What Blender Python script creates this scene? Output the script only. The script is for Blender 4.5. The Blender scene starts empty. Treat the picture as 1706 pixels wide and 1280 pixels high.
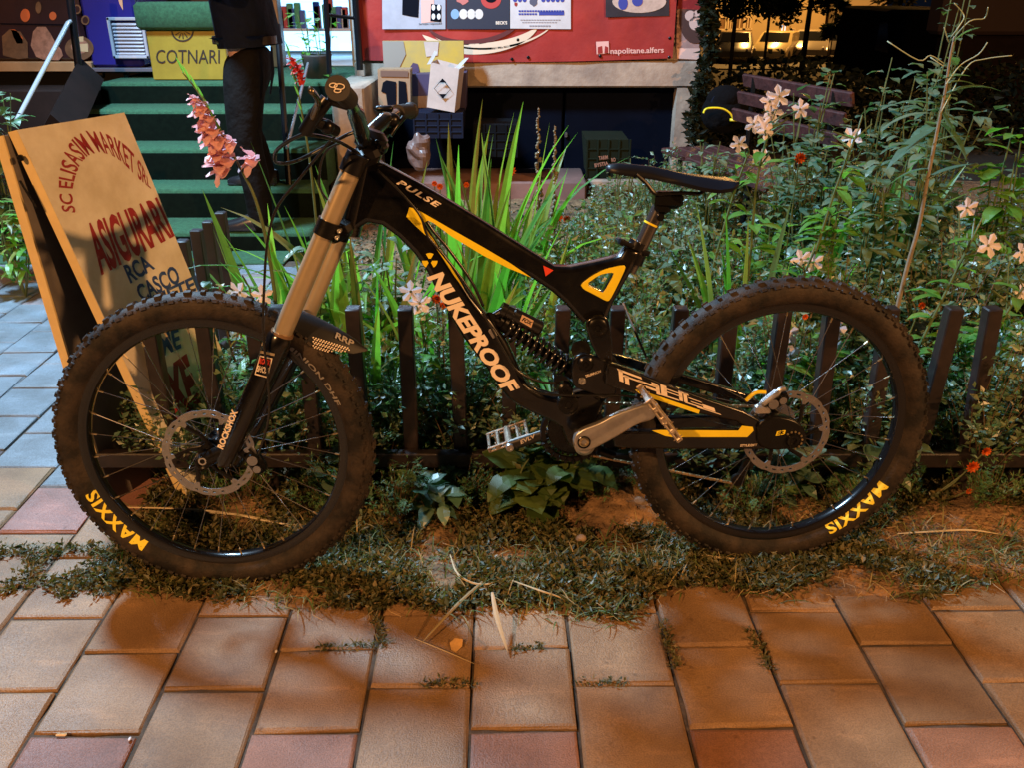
import bpy, bmesh, math, random
import numpy as np
from mathutils import Vector, Matrix
from math import radians as R_, sin, cos, pi, sqrt, atan2
rnd = random.Random(7)
S = bpy.context.scene
COL = S.collection

# ---------------------------------------------------------------- camera
FPX = 1450.0
PIT = math.atan(662 / FPX)
CH = 1.273
cp, sp = cos(PIT), sin(PIT)
cam_d = bpy.data.cameras.new('camera'); cam = bpy.data.objects.new('camera', cam_d); COL.objects.link(cam)
cam.location = (0, 0, CH); cam.rotation_euler = (pi / 2 - PIT, 0, 0)
cam_d.sensor_width = 36; cam_d.lens = FPX / 1706 * 36; cam_d.clip_end = 500; cam_d.clip_start = 0.05
S.camera = cam
# ---------------------------------------------------------------- world + lamps (night: street lamps and a shop lamp)
w = bpy.data.worlds.new('World'); S.world = w; w.use_nodes = True
nt = w.node_tree; bg = nt.nodes['Background']
bg.inputs[0].default_value = (0.10, 0.16, 0.32, 1); bg.inputs[1].default_value = 0.022
S.view_settings.view_transform = 'Standard'; S.view_settings.look = 'None'
S.view_settings.exposure = 0.0; S.view_settings.gamma = 1.0

def lamp(name, kind, loc, power, color, size=0.1, target=None, spot=None, blend=0.5):
    d = bpy.data.lights.new(name, kind); o = bpy.data.objects.new(name, d); COL.objects.link(o)
    d.energy = power; d.color = color; o.location = loc
    if kind in ('POINT', 'SPOT'): d.shadow_soft_size = size
    if kind == 'AREA': d.size = size
    if kind == 'SPOT': d.spot_size = R_(spot); d.spot_blend = blend
    if target is not None:
        o.rotation_euler = (Vector(target) - Vector(loc)).to_track_quat('-Z', 'Y').to_euler()
    return o
SODIUM = (1.0, 0.475, 0.165)
lamp('street_lamp_light', 'POINT', (-3.4, -3.0, 4.3), 1750, SODIUM, 0.08)
lamp('street_lamp_light', 'POINT', (4.9, -0.7, 3.2), 1200, SODIUM, 0.08)
lamp('shop_flood_light', 'SPOT', (-2.25, 3.75, 3.75), 1900, (0.47, 0.74, 1.0), 0.26, (-0.5, 2.2, 0.2), 150, 0.4)
lamp('far_street_light', 'POINT', (14.5, 52, 6.0), 9000, (1.0, 0.5, 0.12), 0.3)
lamp('far_street_light', 'POINT', (22.5, 50, 8.0), 5000, (1.0, 0.45, 0.12), 0.3)

# ---------------------------------------------------------------- pixel <-> space (measuring only)
def ray(px, py):
    u = (px - 853) / FPX; v = -(py - 640) / FPX
    return Vector((u, cp + v * sp, -sp + v * cp))
CAM = Vector((0, 0, CH))
def atZ(px, py, Z=0.0):
    d = ray(px, py); return CAM + d * ((Z - CH) / d.z)
def atY(px, py, Y):
    d = ray(px, py); return CAM + d * (Y / d.y)

# ---------------------------------------------------------------- objects
def tag(o, label=None, cat=None, group=None, kind=None):
    if label: o['label'] = label
    if cat: o['category'] = cat
    if group: o['group'] = group
    if kind: o['kind'] = kind
    return o
def empty(name, loc, label, cat, group=None, mat=None):
    o = bpy.data.objects.new(name, None); COL.objects.link(o)
    o.empty_display_size = 0.1
    if mat is not None: o.matrix_basis = mat
    else: o.location = loc
    return tag(o, label, cat, group)
def root_matrix(o):
    m = Matrix.Identity(4)
    while o is not None:
        m = o.matrix_basis @ m; o = o.parent
    return m
def copy_tree(o, parent=None):
    c = o.copy(); COL.objects.link(c)
    if parent is not None: c.parent = parent
    for ch in list(o.children): copy_tree(ch, c)
    return c

class MB:
    def __init__(s): s.v = []; s.f = []
    def add(s, vs, fs):
        n = len(s.v); s.v.extend(vs); s.f.extend([tuple(i + n for i in f) for f in fs])
    def box(s, c, size, rot=None, taper=1.0):
        c = Vector(c); x, y, z = [q / 2 for q in size]; vs = []
        for sz in (-1, 1):
            k = 1.0 if sz < 0 else taper
            for a, b in ((-1, -1), (1, -1), (1, 1), (-1, 1)):
                p = Vector((a * x * k, b * y * k, sz * z))
                if rot is not None: p = rot @ p
                vs.append(c + p)
        s.add(vs, [(3, 2, 1, 0), (4, 5, 6, 7), (0, 1, 5, 4), (1, 2, 6, 5), (2, 3, 7, 6), (3, 0, 4, 7)])
    def rbox(s, c, size, b=0.01, rot=None):
        # box with chamfered edges
        c = Vector(c); X, Y, Z = [q / 2 for q in size]; b = min(b, X * .9, Y * .9, Z * .9)
        def ring(x, y, z):
            return [(-x + b, -y, z), (x - b, -y, z), (x, -y + b, z), (x, y - b, z), (x - b, y, z), (-x + b, y, z), (-x, y - b, z), (-x, -y + b, z)]
        rs = [ring(X - b, Y - b, -Z), ring(X, Y, -Z + b), ring(X, Y, Z - b), ring(X - b, Y - b, Z)]
        vs = []
        for r in rs:
            for p in r:
                p = Vector(p)
                if rot is not None: p = rot @ p
                vs.append(c + p)
        fs = [tuple(range(7, -1, -1)), tuple(range(24, 32))]
        for k in range(3):
            for i in range(8):
                j = (i + 1) % 8; fs.append((k * 8 + i, k * 8 + j, k * 8 + 8 + j, k * 8 + 8 + i))
        s.add(vs, fs)
    def tube(s, pts, r, n=8, cap=True, flat=1.0, flatdir=None):
        pts = [Vector(p) for p in pts]; m = len(pts)
        rs = [r] * m if isinstance(r, (int, float)) else list(r)
        t0 = (pts[1] - pts[0]).normalized()
        ref = Vector((0, 0, 1)) if abs(t0.z) < 0.9 else Vector((1, 0, 0))
        if flatdir is not None: ref = Vector(flatdir)
        nrm = (ref - t0 * ref.dot(t0)).normalized(); vs = []
        for i in range(m):
            a = pts[max(i - 1, 0)]; b = pts[min(i + 1, m - 1)]
            t = (b - a); t = t.normalized() if t.length > 1e-9 else t0
            nrm = (nrm - t * nrm.dot(t)); nrm = nrm.normalized() if nrm.length > 1e-6 else t.orthogonal().normalized()
            bi = t.cross(nrm)
            for k in range(n):
                an = 2 * pi * k / n
                vs.append(pts[i] + nrm * (cos(an) * rs[i] * flat) + bi * (sin(an) * rs[i]))
        fs = []
        for i in range(m - 1):
            for k in range(n):
                j = (k + 1) % n; fs.append((i * n + k, i * n + j, (i + 1) * n + j, (i + 1) * n + k))
        if cap: fs.append(tuple(range(n - 1, -1, -1))); fs.append(tuple((m - 1) * n + k for k in range(n)))
        s.add(vs, fs)
    def lathe(s, prof, c, axis=(0, 0, 1), n=32, closed=False):
        # prof: list of (r, h) along the axis
        ax = Vector(axis).normalized(); e1 = ax.orthogonal().normalized(); e2 = ax.cross(e1); c = Vector(c); vs = []
        for r, h in prof:
            for k in range(n):
                a = 2 * pi * k / n; vs.append(c + ax * h + e1 * (r * cos(a)) + e2 * (r * sin(a)))
        fs = []; m = len(prof)
        for i in range(m if closed else m - 1):
            for k in range(n):
                j = (k + 1) % n; i2 = (i + 1) % m
                fs.append((i * n + k, i * n + j, i2 * n + j, i2 * n + k))
        s.add(vs, fs)
    def ball(s, c, r, n=10, m=7, sc=(1, 1, 1)):
        c = Vector(c); vs = []; fs = []
        for i in range(m + 1):
            th = pi * i / m
            for k in range(n):
                a = 2 * pi * k / n
                vs.append(c + Vector((r * sc[0] * sin(th) * cos(a), r * sc[1] * sin(th) * sin(a), r * sc[2] * cos(th))))
        for i in range(m):
            for k in range(n):
                j = (k + 1) % n; fs.append((i * n + k, (i + 1) * n + k, (i + 1) * n + j, i * n + j))
        s.add(vs, fs)
    def build(s, name, mat, parent=None, world=True, smooth=False):
        me = bpy.data.meshes.new(name)
        vs = s.v
        if parent is not None and world:
            inv = root_matrix(parent).inverted(); vs = [inv @ Vector(v) for v in vs]
        me.from_pydata([tuple(v) for v in vs], [], s.f); me.materials.append(mat)
        if smooth: me.shade_smooth()
        me.update()
        o = bpy.data.objects.new(name, me); COL.objects.link(o)
        if parent is not None: o.parent = parent
        return o
def autosmooth(o, ang=35):
    me = o.data; me.shade_smooth()
    try:
        me.set_sharp_from_angle(angle=R_(ang))
    except Exception: pass
    return o
def thing_mesh(mb, name, mat, loc, label, cat, group=None, smooth=False, kind=None):
    """a one-mesh thing whose origin is at loc"""
    loc = Vector(loc); mb.v = [Vector(v) - loc for v in mb.v]
    o = mb.build(name, mat, smooth=smooth); o.location = loc
    return tag(o, label, cat, group, kind)

# ---------------------------------------------------------------- materials
def lin(c):  # sRGB 0..255 -> linear
    return tuple(((x / 255) / 12.92 if x / 255 <= .04045 else ((x / 255 + .055) / 1.055) ** 2.4) for x in c)
def mat(name, color, rough=0.6, metal=0.0, var=0.0, vscale=8.0, bump=0.0, bscale=60.0, color2=None, spec=0.5, coat=0.0, rvar=0.0, thr=(0.35, 0.65), bdist=0.01):
    m = bpy.data.materials.new(name); m.use_nodes = True; nt = m.node_tree; b = nt.nodes['Principled BSDF']
    b.inputs['Base Color'].default_value = (*color, 1); b.inputs['Roughness'].default_value = rough
    b.inputs['Metallic'].default_value = metal; b.inputs['Specular IOR Level'].default_value = spec
    b.inputs['Coat Weight'].default_value = coat; b.inputs['Coat Roughness'].default_value = 0.12
    tc = nt.nodes.new('ShaderNodeTexCoord')
    if var > 0 or color2 is not None:
        n = nt.nodes.new('ShaderNodeTexNoise'); n.inputs['Scale'].default_value = vscale; n.inputs['Detail'].default_value = 6; n.inputs['Roughness'].default_value = .65
        nt.links.new(tc.outputs['Object'], n.inputs['Vector'])
        r = nt.nodes.new('ShaderNodeValToRGB'); nt.links.new(n.outputs['Fac'], r.inputs['Fac'])
        c2 = color2 if color2 is not None else tuple(c * (1 - var) for c in color)
        r.color_ramp.elements[0].position = thr[0]; r.color_ramp.elements[1].position = thr[1]
        r.color_ramp.elements[0].color = (*c2, 1); r.color_ramp.elements[1].color = (*color, 1)
        nt.links.new(r.outputs['Color'], b.inputs['Base Color'])
        if rvar > 0:
            mr = nt.nodes.new('ShaderNodeMapRange'); mr.inputs['To Min'].default_value = min(1, rough + rvar); mr.inputs['To Max'].default_value = max(0.02, rough - rvar)
            mr.inputs['From Min'].default_value = .3; mr.inputs['From Max'].default_value = .7
            nt.links.new(n.outputs['Fac'], mr.inputs['Value']); nt.links.new(mr.outputs[0], b.inputs['Roughness'])
    if bump > 0:
        n2 = nt.nodes.new('ShaderNodeTexNoise'); n2.inputs['Scale'].default_value = bscale; n2.inputs['Detail'].default_value = 5
        nt.links.new(tc.outputs['Object'], n2.inputs['Vector'])
        bp = nt.nodes.new('ShaderNodeBump'); bp.inputs['Strength'].default_value = bump; bp.inputs['Distance'].default_value = bdist
        nt.links.new(n2.outputs['Fac'], bp.inputs['Height']); nt.links.new(bp.outputs['Normal'], b.inputs['Normal'])
    return m
def leafmat(name, cols, rough=0.4, trans=0.35, spec=0.5, tint=(1.6, 2.1, .7)):
    """leaf colours vary leaf by leaf; light also comes through the leaf"""
    m = bpy.data.materials.new(name); m.use_nodes = True; nt = m.node_tree; b = nt.nodes['Principled BSDF']; out = nt.nodes['Material Output']
    g = nt.nodes.new('ShaderNodeNewGeometry'); r = nt.nodes.new('ShaderNodeValToRGB')
    els = r.color_ramp.elements
    while len(els) < len(cols): els.new(0.5)
    for i, c in enumerate(cols): els[i].position = i / max(1, len(cols) - 1); els[i].color = (*c, 1)
    nt.links.new(g.outputs['Random Per Island'], r.inputs['Fac'])
    n = nt.nodes.new('ShaderNodeTexNoise'); n.inputs['Scale'].default_value = 45; tc = nt.nodes.new('ShaderNodeTexCoord')
    nt.links.new(tc.outputs['Object'], n.inputs['Vector'])
    mx = nt.nodes.new('ShaderNodeMixRGB'); mx.blend_type = 'MULTIPLY'; mx.inputs['Fac'].default_value = .3
    nt.links.new(r.outputs['Color'], mx.inputs['Color1']); nt.links.new(n.outputs['Fac'], mx.inputs['Color2'])
    nt.links.new(mx.outputs['Color'], b.inputs['Base Color'])
    b.inputs['Roughness'].default_value = rough; b.inputs['Specular IOR Level'].default_value = spec
    t = nt.nodes.new('ShaderNodeBsdfTranslucent'); mix = nt.nodes.new('ShaderNodeMixShader'); mix.inputs[0].default_value = trans
    gm = nt.nodes.new('ShaderNodeMixRGB'); gm.blend_type = 'MULTIPLY'; gm.inputs['Fac'].default_value = 1; gm.inputs['Color2'].default_value = (*tint, 1)
    nt.links.new(mx.outputs['Color'], gm.inputs['Color1']); nt.links.new(gm.outputs['Color'], t.inputs['Color'])
    nt.links.new(b.outputs[0], mix.inputs[1]); nt.links.new(t.outputs[0], mix.inputs[2]); nt.links.new(mix.outputs[0], out.inputs['Surface'])
    return m
def emis(name, color, strength):
    m = bpy.data.materials.new(name); m.use_nodes = True; b = m.node_tree.nodes['Principled BSDF']
    b.inputs['Base Color'].default_value = (*color, 1); b.inputs['Emission Color'].default_value = (*color, 1); b.inputs['Emission Strength'].default_value = strength
    return m

# ---------------------------------------------------------------- flat shapes and lettering
def curve_mesh(loops, half, bevel, res=2):
    """2-D loops with holes -> rounded plate mesh, xy plane, thickness along z; returns (verts, faces)"""
    cu = bpy.data.curves.new('tmp', 'CURVE'); cu.dimensions = '2D'; cu.fill_mode = 'BOTH'
    cu.extrude = max(0.0, half - bevel); cu.bevel_depth = bevel; cu.bevel_resolution = res; cu.offset = -bevel
    for lp in loops:
        sl = cu.splines.new('POLY'); sl.points.add(len(lp) - 1); sl.use_cyclic_u = True
        for i, p in enumerate(lp): sl.points[i].co = (p[0], p[1], 0, 1)
    ob = bpy.data.objects.new('tmp', cu); me = bpy.data.meshes.new_from_object(ob)
    vs = [v.co.copy() for v in me.vertices]; fs = [tuple(p.vertices) for p in me.polygons]
    bpy.data.objects.remove(ob); bpy.data.curves.remove(cu); bpy.data.meshes.remove(me)
    return vs, fs
def round_loop(lp, it=2):
    """Chaikin corner cutting"""
    lp = [Vector((p[0], p[1])) for p in lp]
    for _ in range(it):
        q = []
        for i in range(len(lp)):
            a, b = lp[i], lp[(i + 1) % len(lp)]
            q.append(a * .8 + b * .2); q.append(a * .2 + b * .8)
        lp = q
    return lp
def text_mesh(s, shear=0.0, bold=0.0, extrude=0.0, spacing=1.0, cut=0.0):
    """lettering with width normalised: x 0..1, y in units of the cap height"""
    cu = bpy.data.curves.new('tmp', 'FONT'); cu.body = s; cu.size = 1; cu.shear = shear; cu.offset = bold; cu.extrude = extrude; cu.space_character = spacing; cu.resolution_u = 3
    ob = bpy.data.objects.new('tmp', cu); me = bpy.data.meshes.new_from_object(ob)
    if cut:
        bm = bmesh.new(); bm.from_mesh(me); bmesh.ops.triangulate(bm, faces=bm.faces[:])
        for _ in range(4):
            es = [e for e in bm.edges if e.calc_length() > cut]
            if not es: break
            bmesh.ops.subdivide_edges(bm, edges=es, cuts=1); bmesh.ops.triangulate(bm, faces=bm.faces[:])
        bm.to_mesh(me); bm.free()
    vs = [v.co.copy() for v in me.vertices]; fs = [tuple(p.vertices) for p in me.polygons]
    bpy.data.objects.remove(ob); bpy.data.curves.remove(cu); bpy.data.meshes.remove(me)
    if not vs: return [], []
    x0 = min(v.x for v in vs); x1 = max(v.x for v in vs); h = 0.70
    return [Vector(((v.x - x0) / (x1 - x0), v.y / h, v.z)) for v in vs], fs
# ================================================================ MOUNTAIN BIKE
LEAN = 0.0807; YAW = R_(4.33); STEER = -0.0671; WR = 0.3525; WB = 1.276
BM = Matrix.Translation((-0.6539, 1.6654, 0)) @ Matrix.Rotation(YAW, 4, 'Z') @ Matrix.Rotation(-LEAN, 4, 'X')
BMi = BM.inverted(); BO = BMi @ CAM; BR3 = BMi.to_3x3()
def BL(px, py, y=0.0):
    d = BR3 @ ray(px, py); return BO + d * ((y - BO.y) / d.y)
bike = empty('mountain_bike', None, 'black and yellow full suspension mountain bike leaning on the low garden fence', 'bicycle', mat=BM)

m_black = mat('gloss_black_paint', (.0025, .0025, .0035), .24, coat=.6, var=.3, vscale=20, color2=(.006, .0055, .005), rvar=.08, spec=.35)
m_blackm = mat('black_anodised_metal', (.012, .012, .013), .28, metal=.5, var=.2, vscale=40, rvar=.1, spec=.4)
m_rubber = mat('muddy_rubber', (.040, .029, .022), .66, var=.5, vscale=16, color2=(.008, .007, .007), bump=.5, bscale=220, bdist=.003, spec=.3, thr=(.38, .6))
m_rim = mat('black_rim', (.008, .008, .01), .22, metal=.3, coat=.5)
m_gold = mat('bronze_stanchion', (.50, .41, .28), .30, metal=.5, var=.08, vscale=30, coat=.3)
m_steel = mat('brushed_steel', (.40, .40, .42), .30, metal=.9, var=.2, vscale=60, rvar=.1)
m_alu = mat('polished_grey_alloy', (.62, .60, .58), .36, metal=.85, var=.25, vscale=35, rvar=.1)
m_yel = mat('yellow_paint', (.88, .70, .02), .35, var=.12, vscale=25, coat=.3)
m_decal = mat('cream_decal', (.80, .70, .60), .45)
m_red = mat('red_decal', (.7, .06, .03), .45)
m_tyrelogo = mat('yellow_tyre_print', (.85, .72, .05), .6)
m_darkgrey = mat('dark_sidewall_print', (.30, .28, .26), .6)
m_cable = mat('black_cable_housing', (.012, .012, .013), .25)
m_plastic = mat('black_plastic', (.005, .005, .007), .30, spec=.4)
m_spoke = mat('spoke_steel', (.30, .29, .28), .25, metal=.95)
m_nip = mat('brass_nipple', (.62, .5, .3), .3, metal=.9)

def bplate(name, loops, yc, half, bevel, m, parent=bike, rnd_it=0, ysurf=None):
    """plate from outlines measured on its near face"""
    ys = yc - half if ysurf is None else ysurf
    L = []
    for lp in loops:
        q = [BL(p[0], p[1], ys) for p in lp]; q = [(v.x, v.z) for v in q]
        if rnd_it: q = round_loop(q, rnd_it)
        L.append(q)
    vs, fs = curve_mesh(L, half, bevel)
    mb = MB(); mb.add([Vector((v.x, yc - v.z, v.y)) for v in vs], fs)
    o = mb.build(name, m, parent, world=False); return autosmooth(o, 40)
def btext(name, s, A, B, h, y, m, parent, shear=.18, bold=.02, spacing=1.0):
    vs, fs = text_mesh(s, shear, bold, 0, spacing)
    A = Vector(A); B = Vector(B); d = B - A; n = Vector((d.y, -d.x)).normalized()
    mb = MB(); out = []
    for v in vs:
        p = A + d * v.x + n * (h * v.y); q = BL(p.x, p.y, y); out.append(q)
    mb.add(out, fs); return mb.build(name, m, parent, world=False)
def bpoly(name, polys, y, m, parent):
    mb = MB()
    for pl in polys:
        mb.add([BL(p[0], p[1], y) for p in pl], [tuple(range(len(pl)))])
    return mb.build(name, m, parent, world=False)
def btube(name, pts, r, m, parent=bike, n=12):
    mb = MB(); mb.tube([BL(*p) for p in pts], r, n); o = mb.build(name, m, parent, world=False, smooth=False); return autosmooth(o, 50)
def smoothpath(pts, sub=6):
    P = [Vector(p) for p in pts]; out = []
    for i in range(len(P) - 1):
        p0 = P[max(i - 1, 0)]; p1 = P[i]; p2 = P[i + 1]; p3 = P[min(i + 2, len(P) - 1)]
        for k in range(sub):
            t = k / sub
            out.append(0.5 * ((2 * p1) + (-p0 + p2) * t + (2 * p0 - 5 * p1 + 4 * p2 - p3) * t * t + (-p0 + 3 * p1 - 3 * p2 + p3) * t ** 3))
    out.append(P[-1]); return out
def bcable(name, pts, r, m, parent=bike):
    mb = MB(); mb.tube(smoothpath([BL(*p) for p in pts]), r, 7); o = mb.build(name, m, parent, world=False, smooth=True); return o

# ---- frame
YF = -0.024
frame_loop = [(600, 262), (640, 274), (700, 306), (734, 326), (800, 366), (860, 404), (925, 445), (952, 446), (992, 438), (1018, 432), (1034, 427), (1044, 412), (1068, 420),
    (1056, 448), (1045, 467), (1024, 504), (1014, 528), (1014, 560), (985, 570), (976, 543), (965, 534), (952, 518), (939, 504), (920, 487), (896, 471), (883, 462),
    (848, 446), (806, 425), (753, 393), (713, 366), (705, 368), (722, 396), (745, 432), (768, 467), (785, 494), (806, 520), (820, 534), (844, 569), (860, 602), (870, 625), (880, 644), (900, 657),
    (924, 664), (950, 660), (985, 650), (1010, 668), (1000, 700), (992, 722), (985, 748), (962, 756), (944, 740), (935, 714), (921, 706), (891, 692), (867, 680), (846, 665), (830, 644), (813, 618), (790, 588), (769, 560), (745, 518), (726, 483),
    (710, 451), (689, 422), (662, 395), (636, 376), (612, 372), (588, 388), (574, 384)]
tri_hole = [(976, 474), (999, 458), (1018, 454), (1024, 456), (1006, 488), (1000, 486)]
frame = bplate('frame', [frame_loop, tri_hole], 0, .024, .011, m_black)
ys = YF - .0012
bpoly('yellow_edge', [[(677, 361), (682, 345), (692, 347), (722, 371), (713, 367), (700, 374), (692, 376)],
    [(692, 347), (722, 364), (753, 382), (753, 394), (722, 371)], [(753, 382), (806, 412), (806, 426), (753, 394)], [(806, 412), (850, 438), (885, 462), (848, 447), (806, 426)],
    [(677, 361), (692, 376), (716, 398), (736, 427), (757, 460), (774, 482), (765, 466), (744, 433), (722, 398), (704, 374), (690, 362)]], ys - .0006, m_yel, frame)
bplate('triangle_trim', [[(967, 474), (985, 460), (1008, 448), (1040, 441), (1043, 446), (1030, 474), (1016, 501), (1010, 502), (990, 491), (972, 482)], tri_hole], YF + .0005, .003, .0012, m_yel, frame, 1)
btext('lettering', 'NUKEPROOF', (712, 461), (845, 661), 25, ys - .0008, m_decal, frame, .22, .045, .98)
# three-bladed warning sign emblem
cx, cy = 716, 434
bl = []
for a0 in (-120, 0, 120):
    a = [R_(a0 - 90 + k * 15 - 30) for k in range(5)]
    bl.append([(cx + 4 * cos(a[0]), cy + 4 * sin(a[0]))] + [(cx + 13 * cos(q), cy + 13 * sin(q)) for q in a] + [(cx + 4 * cos(a[-1]), cy + 4 * sin(a[-1]))])
bpoly('emblem', bl, ys - .0008, m_yel, frame)
btext('lettering', 'PULSE', (660, 305), (731, 347), 9, ys - .0008, m_decal, frame, .3, .03, 1.2)
bpoly('badge', [[(905, 442), (922, 450), (909, 460)]], ys - .0008, m_red, frame)
# head tube and pivots
mb = MB(); mb.tube([BL(606, 258), BL(578, 388)], .028, 20); autosmooth(mb.build('head_tube', m_black, frame, world=False))
def pivot(px, py, r, y0, y1, m, parent, name='pivot_bolt', hexr=.45):
    c = BL(px, py, y1); mb = MB()
    mb.lathe([(0, 0), (r * .35, 0), (r * .4, -.003), (r * .75, -.003), (r, 0), (r, abs(y0 - y1))], (c.x, y1, c.z), (0, 1, 0), 20)
    return autosmooth(mb.build(name, m, parent, world=False))
# ---- rear link, rocker and swingarm
bplate('seat_strut', [[(974, 536), (994, 524), (1013, 528), (1019, 560), (1022, 600), (1018, 616), (1003, 610), (991, 586), (982, 566)]], -.036, .012, .004, m_black, bike, 1)
link = bplate('rocker_link', [[(956, 596), (972, 588), (990, 594), (1026, 604), (1030, 630), (1026, 662), (1004, 668), (976, 652), (958, 648), (952, 626)]], -.040, .010, .004, m_black, bike, 1)
btext('lettering', 'TRUNNION', (976, 629), (1002, 620), 4, -.0512, m_decal, link)
pivot(996, 546, .020, -.03, -.056, m_blackm, frame)
pivot(976, 607, .017, -.04, -.056, m_blackm, link)
pivot(970, 636, .0085, -.04, -.054, m_alu, link)
pivot(947, 675, .023, -.02, -.046, m_blackm, frame)
pivot(942, 651, .017, -.02, -.040, m_blackm, frame)
mb = MB(); 
for y0, y1, r in ((-.035, -.012, .021), (.0, .03, .021)): mb.tube([BL(968, 583, y0), BL(968, 583, y1)], r, 20)
autosmooth(mb.build('bearing_housing', m_blackm, link, world=False))
swing = bplate('swingarm', [[(1012, 604), (1050, 616), (1100, 637), (1179, 666), (1239, 686), (1268, 702), (1318, 703), (1338, 716), (1342, 738), (1330, 748), (1270, 750), (1140, 750), (1060, 749), (1024, 746), (1020, 722), (1050, 720), (1090, 720),
    (1245, 716), (1228, 704), (1163, 690), (1080, 664), (1020, 646), (1008, 640)]], -.058, .011, .005, m_black)
bplate('far_swingarm', [[(1020, 590), (1050, 598), (1150, 628), (1252, 660), (1290, 690), (1240, 672), (1150, 645), (1030, 606)], [(1030, 700), (1270, 690), (1270, 712), (1030, 722)]], .064, .010, .004, m_black)
bpoly('yellow_guard', [[(1086, 718), (1100, 717), (1120, 729), (1108, 727)], [(1100, 717), (1230, 718), (1245, 729), (1120, 729)], [(1230, 718), (1236, 710), (1254, 712), (1256, 718), (1245, 729)]], -.0704, m_yel, swing)
bpoly('yellow_edge', [[(1058, 650), (1066, 650), (1166, 684), (1164, 690), (1068, 658)]], -.0702, m_yel, swing)
# broken-line lettering on the swingarm
def sw(px, t):  # t 0..1 across the arm at that px
    x0, y0t, x1, y1t = 1026, 613, 1200, 677
    yt = y0t + (px - x0) / (x1 - x0) * (y1t - y0t); return (px, yt + t * (22 - (px - 1026) * .045))
strokes = [(1028, 1068, 0, .16), (1036, 1072, .34, .46), (1030, 1037, 0, .9), (1040, 1047, .3, 1), (1062, 1092, .3, .45), (1075, 1098, .6, .78), (1085, 1095, .1, .4), (1092, 1098, .2, 1), (1100, 1110, 0, .9),
    (1098, 1130, .86, .97), (1105, 1130, .2, .28), (1105, 1135, .45, .53), (1130, 1136, 0, .9), (1138, 1144, .0, .9), (1130, 1146, .0, .14), (1140, 1170, .84, .95), (1146, 1168, .3, .38), (1150, 1172, .6, .68), (1170, 1190, .5, .9), (1160, 1200, .95, 1.04)]
bpoly('lettering', [[sw(a, t0), sw(b, t0), sw(b + 2, t1), sw(a + 2, t1)] for a, b, t0, t1 in strokes], -.0703, m_decal, swing)
btext('lettering', 'STYLE:DFT', (1233, 745), (1262, 744), 3.6, -.0704, m_decal, swing)
# dropout with axle
drop = bplate('dropout', [[(1262, 706), (1290, 694), (1322, 700), (1340, 712), (1346, 736), (1334, 748), (1285, 752), (1262, 744)]], -.062, .016, .005, m_blackm, bike, 1)
btext('lettering', 'E3', (1292, 727), (1310, 724), 7, -.0792, m_yel, drop, .3)
mb = MB(); c = BL(1321, 735, -.079); mb.lathe([(.0, 0), (.007, 0), (.008, -.004), (.014, -.005), (.0165, 0), (.0165, .01)], c, (0, 1, 0), 24); autosmooth(mb.build('axle_cap', m_blackm, drop, world=False))
mb = MB()
for k in range(9):
    a = R_(-70 + k * 25); mb.ball((c.x + .021 * cos(a), -.0795, c.z + .021 * sin(a)), .0028, 6, 4)
mb.build('axle_bolts', m_nip, drop, world=False)
# ---- seat post and saddle
post = MB(); post.tube([BL(1048, 452), BL(1102, 338)], .0155, 24); post_o = autosmooth(post.build('seat_post', mat('glossy_seat_post', (.12, .11, .11), .2, metal=.7, coat=.6), bike, world=False))
mb = MB(); mb.tube([BL(1084, 374), BL(1085.5, 371)], .0162, 24); mb.build('stripe', m_yel, post_o, world=False)
mb = MB(); mb.tube([BL(1055, 438), BL(1062, 421)], .020, 24); mb.tube([BL(1058, 414), BL(1064, 402)], .0195, 24)
mb.tube([BL(1060, 412, -.01), BL(1032, 401, -.02)], .006, 10); mb.tube([BL(1038, 404, -.022), BL(1030, 400, .01)], .0075, 10); mb.tube([BL(1070, 420, -.012), BL(1081, 423, -.012)], .006, 10)
autosmooth(mb.build('seat_clamp', m_plastic, bike, world=False))
mb = MB(); a = BL(1102, 338); mb.rbox(BL(1112, 332), (.06, .045, .034), .008, Matrix.Rotation(.05, 3, 'Y')); mb.rbox(BL(1102, 345), (.035, .038, .03), .008)
mb.lathe([(0, 0), (.008, 0), (.009, .03)], BL(1101, 362, -.022), (0, 1, 0), 12)
autosmooth(mb.build('post_head', m_blackm, post_o, world=False))
saddle_prof = [  # px x, top y, near-edge y, half width
    (1010, 277, 280, .007), (1016, 273, 283, .017), (1030, 271, 286, .021), (1055, 273, 290, .023), (1083, 276, 294, .026), (1110, 281, 300, .034), (1136, 286, 307, .047),
    (1160, 289, 314, .059), (1185, 292, 318, .066), (1205, 295, 315, .067), (1218, 297, 306, .056), (1225, 299, 301, .03)]
mb = MB(); N = 14; rows = []
for px, yt, ye, hw in saddle_prof:
    c = BL(px, yt, 0); e = BL(px, ye, -hw); drop_ = max(.004, min(.028, c.z - e.z)); row = []
    for k in range(N + 1):
        t = -1 + 2 * k / N; row.append(Vector((c.x, t * hw, c.z - drop_ * (abs(t) ** 2.6) - .002 * cos(t * pi) * (px > 1110))))
    for k in range(N + 1):
        t = 1 - 2 * k / N; row.append(Vector((c.x, t * hw * .94, c.z - drop_ * (abs(t) ** 2.6) - .006 - .006 * (1 - abs(t)))))
    rows.append(row)
vs = [v for r in rows for v in r]; m_ = 2 * (N + 1); fs = []
for i in range(len(rows) - 1):
    for k in range(m_): j = (k + 1) % m_; fs.append((i * m_ + k, (i + 1) * m_ + k, (i + 1) * m_ + j, i * m_ + j))
fs.append(tuple(range(m_))); fs.append(tuple(range(len(vs) - 1, len(vs) - m_ - 1, -1)))
mb.add(vs, fs); saddle = autosmooth(mb.build('saddle', mat('saddle_leather', (.004, .005, .010), .42, spec=.3), bike, world=False), 60)
mb = MB()
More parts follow.
